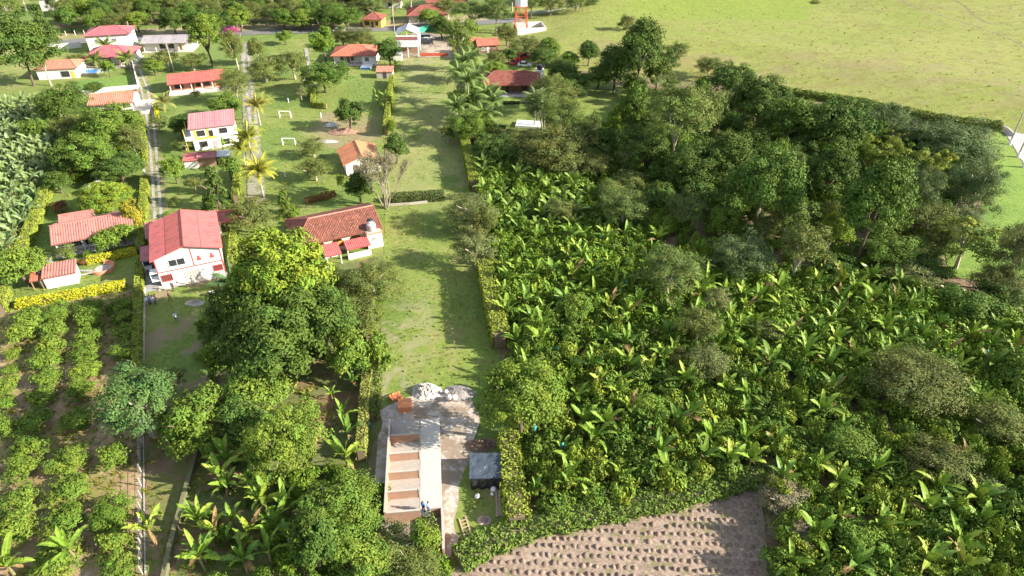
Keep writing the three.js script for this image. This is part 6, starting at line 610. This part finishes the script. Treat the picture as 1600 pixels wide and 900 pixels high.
{ let pts = scatter(FIELD, 2.5, 55, 2000, (x, z) => clearOf(x, z) || (inside(x, z, sparse) && LAT[Math.abs(Math.floor(x * 7 + z * 31)) & 65535] < 0.8) || (!inside(x, z, dense) && LAT[Math.abs(Math.floor(x * 13 + z * 17)) & 65535] < (fbm(x * 0.11 + 3, z * 0.11, 3) > 0.52 ? 0.5 : 0.86))); pts = pts.map((p) => [...p, Math.hypot(p[0], p[1], EYE)]).sort((a, b) => a[4] - b[4]);
  const near = pts.slice(0, 270), rest = pts.slice(270);
  near.forEach(([x, z, a, b]) => banana(x, z, 0.66 + a * 0.58, b * 6.28, 'banana plant with arching leaves in the field right of the grass strip', 'banana plants of the right field'));
  const grove = scatter(ground([[-60, 175], [40, 165], [100, 190], [92, 250], [72, 305], [40, 380], [5, 455], [-90, 480], [-140, 300]]), 1.9, 58, 1200); const all = [...rest, ...grove], im = new THREE.InstancedMesh(bananaMerged, leafMat(0.17, 0.22, 0.07, { roughness: 0.36, transmission: 0.3, specularIntensity: 1 }), all.length), m4 = new THREE.Matrix4(), q = new THREE.Quaternion(); all.forEach(([x, z, a, b], i) => { im.setMatrixAt(i, m4.compose(V(x, -0.1, z), q.setFromAxisAngle(V(0, 1, 0), b * 6.28), V(1, 1, 1).multiplyScalar(0.8 + a * 0.4))); im.setColorAt(i, new THREE.Color().setRGB(...(i < rest.length ? [0.85, 0.98, 0.5] : [0.85 + a * 0.15, 0.98, 1.1]))); }); im.name = 'banana_grove'; im.castShadow = im.receiveShadow = true; im.userData = { kind: 'stuff', label: 'mass of distant banana plants in the far left grove and field' }; scene.add(im);
  const named = [[365, 735, 1.15, 'tall banana plant above the mossy wall, left of the round green tree'], [352, 765, 1.1, 'banana plant leaning over the mossy wall'], [395, 770, 1, 'banana plant in the middle of the bottom-left clump'], [420, 800, 1.15, 'tall banana plant right in the bottom-left clump'], [435, 840, 1.1, 'banana plant lowest right in the bottom-left clump'], [318, 830, 0.9, 'small banana plant with brown leaf by the mossy wall'], [325, 885, 1, 'banana plant at the bottom edge right of the mossy wall'], [243, 850, 1.1, 'banana plant growing over the wire fence'], [122, 880, 1.1, 'pale banana plant among the lowest citrus trees'], [28, 905, 1.2, 'banana plant cut by the bottom left corner'], [548, 700, 1.1, 'banana plant left of the narrow clipped hedge'], [545, 735, 1.15, 'banana plant below it beside the brick shell'], [540, 668, 0.9, 'smaller banana plant above the pair by the hedge'], [520, 625, 0.5, 'very small banana plant on the brown grass'], [553, 610, 0.75, 'young banana plant by the bright green tree'], [395, 855, 1, 'banana plant in shade at the bottom edge'], [595, 172, 0.95, 'left banana plant of the clump on the bare soil patch'], [605, 166, 1, 'right banana plant of the clump on the bare soil patch'], [590, 163, 0.9, 'rear banana plant of the clump on the bare soil patch'], [620, 112, 0.8, 'banana plant beside the little salmon-roofed shed'], [340, 500, 0.9, 'banana plant at the edge of the shaded yard'], [352, 240, 0.9, 'banana plant at the right corner of the two-storey house'], [366, 205, 0.9, 'banana plant behind the two-storey house corner'], [970, 128, 0.8, 'left banana plant in the shade under the tallest tree'], [950, 128, 0.8, 'right banana plant in the shade under the tallest tree']];
  named.forEach(([u, v, s, l], i) => { const a = survey(u, v); banana(a.x, a.z, s * 1.02, i * 1.7, l, undefined, i); });
  scatter(ground([[350, 700], [420, 735], [460, 800], [470, 900], [300, 905], [320, 790]]), 2.3, 91, 16).forEach(([x, z, a, b]) => banana(x, z, 0.75 + a * 0.4, b * 6.28, 'banana plant in the clump between mossy wall and bottom-edge trees', 'banana plants of the bottom-left clump'));
  // turquoise bags over the fruit
  const bagG = new THREE.LatheGeometry([[0.02, 0.9], [0.1, 0.84], [0.2, 0.6], [0.23, 0.3], [0.2, 0.05], [0.14, 0]].map(([a, b]) => new THREE.Vector2(a, b)), 10), bagC = new THREE.MeshPhysicalMaterial({ color: rgb(0.08, 0.5, 0.52), roughness: 0.4, transmission: 0.3, thickness: 0, side: THREE.DoubleSide });
  for (const [u, v] of [[916, 308], [938, 370], [941, 408], [930, 418], [979, 440], [870, 545], [966, 600], [985, 622], [1164, 606], [835, 666], [879, 695], [894, 693], [1112, 665], [1295, 697], [1542, 550], [816, 560], [67, 268], [1016, 395], [1432, 470], [1240, 505]]) { const s = survey(u, v, 2.2); single('fruit_bag', 'turquoise plastic bag over a hanging banana bunch', 'bag', bagG, bagC, [s.x, 1.5, s.z], u, 'fruit bags among the banana plants').scale.setScalar(1.25); }
}
// --- coffee and cacao bushes between them
{ const bush = [91, 92, 93].map((s) => crownGeo(s, { clumps: 26, leaves: 900, L: 0.26, size: 0.34, ratio: 0.5 })), ms = [[0.12, 0.18, 0.022], [0.165, 0.215, 0.028], [0.09, 0.145, 0.022]].map((c) => leafMat(...c, { roughness: 0.5 }));
  const big = [...FIELD]; let pts = scatter(FIELD, 1.9, 66, 4000, (x, z) => (clearOf(x, z) && LAT[Math.abs(Math.floor(x * 3 + z * 5)) & 65535] < 0.7)); pts = pts.map((p) => [...p, Math.hypot(p[0], p[1])]).sort((a, b) => a[4] - b[4]);
  pts.slice(0, 290).forEach(([x, z, a, b], i) => { const m = single('coffee_bush', 'dense leafy bush between the banana plants of the right field', 'shrub', bush[i % 3], ms[Math.floor(a * 3)], [x, 1.1, z], b * 6.28, 'bushes between the banana plants'); m.scale.set(1.3 + a * 0.8, 1.3 + b * 1.9, 1.3 + a * 0.8); });
  const wood = scatter(ground([[760, 235], [900, 240], [1000, 150], [1300, 185], [1500, 240], [1470, 370], [1470, 440], [1350, 440], [1120, 440], [1000, 360], [880, 285], [760, 262]]), 3, 67, 700); const all = [...pts.slice(290), ...wood], im = new THREE.InstancedMesh(bush[0], ms[0], all.length), m4 = new THREE.Matrix4(), q = new THREE.Quaternion(), c = new THREE.Color(); all.forEach(([x, z, a, b], i) => { im.setMatrixAt(i, m4.compose(V(x, 1.05, z), q.setFromAxisAngle(V(0, 1, 0), b * 6.28), V(1.3 + a * 0.8, 1.3 + b * 1.9, 1.3 + a * 0.8))); im.setColorAt(i, c.setRGB(0.8 + a * 0.5, 0.85 + a * 0.4, 0.8 + b * 0.4)); }); im.name = 'bush_mass'; im.castShadow = im.receiveShadow = true; im.userData = { kind: 'stuff', label: 'mass of leafy bushes filling the far field and wood floor' }; scene.add(im);
}
// --- undergrowth below the trees beside the strip
{ const bush = crownGeo(95, { clumps: 20, leaves: 700, L: 0.26, size: 0.36 }), a = scatter(ground([[318, 520], [380, 440], [500, 430], [598, 420], [592, 540], [560, 560], [450, 560], [400, 600], [330, 600]]), 1.9, 81, 260), b = scatter(ground([[440, 770], [520, 730], [596, 770], [596, 850], [700, 880], [700, 930], [440, 930]]), 1.7, 82, 160), c = scatter(ground([[345, 700], [420, 720], [440, 800], [470, 910], [300, 920]]), 2.6, 83, 40), d = scatter(ground([[100, 185], [218, 190], [222, 270], [110, 285], [85, 240]]), 2.2, 84, 120), e = scatter(ground([[790, 430], [830, 430], [850, 640], [820, 640]]), 1.6, 85, 120), all = [...a, ...b, ...c, ...d, ...e], im = new THREE.InstancedMesh(bush, leafMat(0.085, 0.135, 0.02), all.length), m4 = new THREE.Matrix4(), q = new THREE.Quaternion(), k = new THREE.Color();
  all.forEach(([x, z, s, t], i) => { const h = i >= all.length - e.length ? 1.7 : 1; im.setMatrixAt(i, m4.compose(V(x, 0.7 * h, z), q.setFromAxisAngle(V(0, 1, 0), t * 6.28), V(0.9 + s * 0.8, (0.8 + t * 0.9) * h, 0.9 + s * 0.8))); im.setColorAt(i, k.setRGB(0.75 + s * 0.6, 0.8 + s * 0.5, 0.8)); }); im.name = 'undergrowth'; im.castShadow = im.receiveShadow = true; im.userData = { kind: 'stuff', label: 'leafy undergrowth below the trees on both sides of the strip' }; scene.add(im); }
// --- tussocks and weeds in the grass
{ const g = new G(), r = rng(8); for (let i = 0; i < 16; i++) { const a = r() * 6.28, R = 0.05 + 0.22 * r(), y = 0.1 + 0.16 * r(), x = Math.cos(a) * R, z = Math.sin(a) * R; g.tri([x * 0.3 - 0.03, 0, z * 0.3], [x * 0.3 + 0.03, 0, z * 0.3 + 0.03], [x * 1.5, y, z * 1.5], [0.8 + 0.4 * r(), 0.9 + 0.3 * r(), 0.9]); }
  const tuft = g.geo(), tufts = (name, label, polys, gap, col, size, seed, most, hf = () => 0) => { const p = polys.flatMap((q, i) => scatter(q, gap, seed + i, most)).filter(([x, z]) => !(x > -19 && x < -5 && z > -66 && z < -40) && fbm(x * 0.3 + seed, z * 0.3, 3) > 0.44), im = new THREE.InstancedMesh(tuft, leafMat(...col), p.length), m4 = new THREE.Matrix4(), q = new THREE.Quaternion(), k = new THREE.Color(); p.forEach(([x, z, s, t], i) => { const w = size * (0.5 + s * 1.1); im.setMatrixAt(i, m4.compose(V(x, hf(x, z) + 0.05, z), q.setFromAxisAngle(V(0, 1, 0), t * 6.28), V(w, w * (0.6 + t * 0.6), w))); im.setColorAt(i, k.setRGB(0.7 + s * 0.8, 0.8 + t * 0.5, 0.8)); }); im.name = name; im.castShadow = im.receiveShadow = true; im.userData = { kind: 'stuff', label }; scene.add(im); };
  tufts('pasture_tussocks', 'grass tussocks scattered over the pasture', [PASTURE], 1.7, [0.21, 0.23, 0.045], 1.2, 201, 6000, pastureHeight);
  tufts('lawn_weeds', 'weeds and tufts in the grass strip and gardens', [LOT, ground([[372, 360], [600, 345], [616, 200], [632, 52], [470, 60], [385, 65], [375, 200]]), ground([[10, 480], [222, 445], [228, 300], [110, 300], [50, 370]])], 0.75, [0.15, 0.185, 0.035], 0.8, 301, 4200, () => 0.1);
  tufts('orchard_weeds', 'weeds between the citrus trees', [ground([[-60, 530], [28, 482], [212, 452], [224, 800], [226, 930], [-60, 930]]), ground([[226, 640], [600, 560], [600, 900], [230, 920]])], 0.7, [0.12, 0.16, 0.035], 1.5, 401, 6000, () => 0.08); }
// ---------------------------------------------------------------- palms
function frond(seed, len, droop, up, leafL, wide = 0.62) { const g = new G(), r = rng(seed), n = 13; let y = 0, z = 0, a = up; for (let i = 0; i < n; i++) { const z1 = z + Math.cos(a) * len / n, y1 = y + Math.sin(a) * len / n, t = (i + 0.5) / n; g.quad([-0.04 * (1 - t), y, z], [0.04 * (1 - t), y, z], [0.03 * (1 - t), y1, z1], [-0.03 * (1 - t), y1, z1], [1.2, 1.1, 0.9]); if (i > 0) { const L = leafL * 0.92 * Math.sin(Math.min(1, t + 0.12) * Math.PI * 0.92) + 0.1; for (const s of [-1, 1]) for (let k = 0; k < 2; k++) { const f = k / 2, zz = lerp(z, z1, f), yy = lerp(y, y1, f), v = 0.8 + 0.4 * r(); g.tri([0, yy, zz], [s * L * 0.85, yy - L * (0.3 + 0.25 * r()), zz + L * 0.45], [0, lerp(y, y1, f + wide), lerp(z, z1, f + wide)], [v, v, v]); } } z = z1; y = y1; a -= droop / n * (0.5 + t); } return g.geo(); }
function palm(label, u, v, h, n, col, kind, seed) { const a = survey(u, v), r = rng(seed), o = thing('palm_tree', label, 'palm', [a.x, 0, a.z]), m = leafMat(...col, { roughness: 0.45 }), royal = kind === 'royal', g = new G(), lean = royal ? 0 : (r() - 0.5) * 0.8, big = royal ? 1.15 : 1; g.tube([0, -0.1, 0], [lean * 0.3, h * 0.5, 0], 0.24, 0.17, 8, undefined, false).tube([lean * 0.3, h * 0.5, 0], [lean, h, 0], 0.17, 0.14, 8); part(o, 'trunk', g.geo(), barkL); if (royal) part(o, 'crownshaft', new G().tube([lean, h, 0], [lean, h + 1, 0], 0.18, 0.1, 7).geo(), plain(0.15, 0.22, 0.05)); for (let i = 0; i < n; i++) { const k = i / n, f = part(o, 'frond', PF[Math.floor(k * 3) % 3 + (royal ? 3 : 0)], m); f.position.set(lean, h + (royal ? 0.9 : 0), 0); f.rotation.y = i * 2.4 + r() * 0.3; f.scale.setScalar(big * (0.9 + 0.25 * r())); } }
const PF = [frond(1, 4, 1.0, 1.2, 1.0), frond(2, 4.3, 1.5, 0.8, 1.1), frond(3, 4, 1.6, 0.3, 1.05), frond(4, 4, 1.4, 1.2, 1.1, 0.5), frond(5, 4.3, 1.9, 0.85, 1.15, 0.5), frond(6, 4, 2.1, 0.4, 1.1, 0.5)];
const GOLD = [0.25, 0.24, 0.032], PALM = [0.12, 0.165, 0.035], DPALM = [0.13, 0.18, 0.05];
palm('golden coconut palm left of the football lawn', 412, 308, 5.6, 26, GOLD, 'coco', 1); palm('green coconut palm behind the golden one', 397, 262, 7, 18, [0.2, 0.21, 0.03], 'coco', 2); palm('tall golden-brown palm beside the concrete wheel strips', 407, 196, 5, 18, [0.22, 0.2, 0.04], 'coco', 3); palm('green palm right of the two-storey house', 384, 262, 4.5, 16, [0.22, 0.22, 0.03], 'coco', 4); palm('small pale palm on the lawn above the driveway', 258, 172, 2, 12, [0.2, 0.19, 0.06], 'coco', 5); palm('slim green palm at the pool house', 153, 108, 2.6, 12, PALM, 'coco', 6); palm('small palm in front of the magenta wing roof', 174, 92, 4, 12, PALM, 'coco', 7); palm('small palm at the garden wall corner', 205, 107, 3, 12, PALM, 'coco', 8); palm('squat fan palm at the right of the red-roofed house', 368, 452, 1.2, 16, [0.06, 0.11, 0.04], 'coco', 9);
[[728, 148, 8, 'tall royal palm at the head of the strip shade'], [719, 176, 9, 'royal palm with pale trunk beside the grass strip'], [733, 182, 8, 'royal palm right of the pale-trunked one'], [745, 165, 7, 'royal palm left of the ranch house'], [738, 130, 6, 'farthest royal palm of the row'], [770, 200, 5.5, 'lower palm in front of the ranch house'], [762, 192, 6, 'palm beside the lower one by the ranch lawn'], [835, 200, 6, 'pale-fronded palm right of the ranch lawn'], [850, 210, 5.5, 'palm behind the white pool edge'], [715, 205, 5, 'short palm at the strip hedge'], [756, 215, 4.5, 'lowest palm above the dark ranch hedge']].forEach(([u, v, h, l], i) => palm(l, u, v, h, 19, i > 6 && i < 9 ? [0.14, 0.17, 0.07] : DPALM, 'royal', 20 + i));
{ const a = survey(805, 200), o = thing('white_pool_edge', 'white tiled pool surround among the ranch palms', 'pool', [a.x, 0, a.z], -0.15); part(o, 'surround', new G().box(0, 6, 0, 0.7, -3.6, 0).geo(), M.paintW); part(o, 'water', new G().box(0.8, 5.2, 0.7, 0.74, -3, -0.6).geo(), new THREE.MeshStandardMaterial({ color: rgb(0.5, 0.6, 0.65), roughness: 0.1 })); }
{ const a = survey(1490, 25), o = thing('cow', 'pale cow standing in the upper pasture', 'cow', [a.x, pastureHeight(a.x, a.z) - 0.05, a.z], 0.3), s = new G(); s.tube([-0.75, 1.0, 0], [0, 0.98, 0], 0.34, 0.4, 8).tube([0, 0.98, 0], [0.7, 1.05, 0], 0.4, 0.34, 8).tube([0.7, 1.1, 0], [1.05, 1.3, 0], 0.22, 0.16, 7).tube([1.0, 1.32, 0], [1.4, 1.15, 0], 0.16, 0.09, 7); for (const [x, z] of [[0.6, 0.2], [0.6, -0.2]]) s.tube([x, 0.9, z], [x, 0.45, z], 0.12, 0.08, 6).tube([x, 0.45, z], [x, 0, z], 0.075, 0.065, 6); for (const [x, z] of [[-0.65, 0.2], [-0.65, -0.2]]) s.tube([x, 0.95, z], [x + 0.1, 0.6, z], 0.17, 0.09, 6).tube([x + 0.1, 0.6, z], [x - 0.05, 0.38, z], 0.085, 0.07, 6).tube([x - 0.05, 0.38, z], [x - 0.02, 0, z], 0.07, 0.06, 6); s.tube([-0.78, 1.2, 0], [-0.9, 0.5, 0], 0.04, 0.03, 5); for (const z of [-1, 1]) s.tube([1.05, 1.38, z * 0.1], [1.0, 1.4, z * 0.28], 0.06, 0.03, 5); part(o, 'body', s.geo(), mat(0.62, 0.56, 0.48)); }
renderer.render(scene, camera);
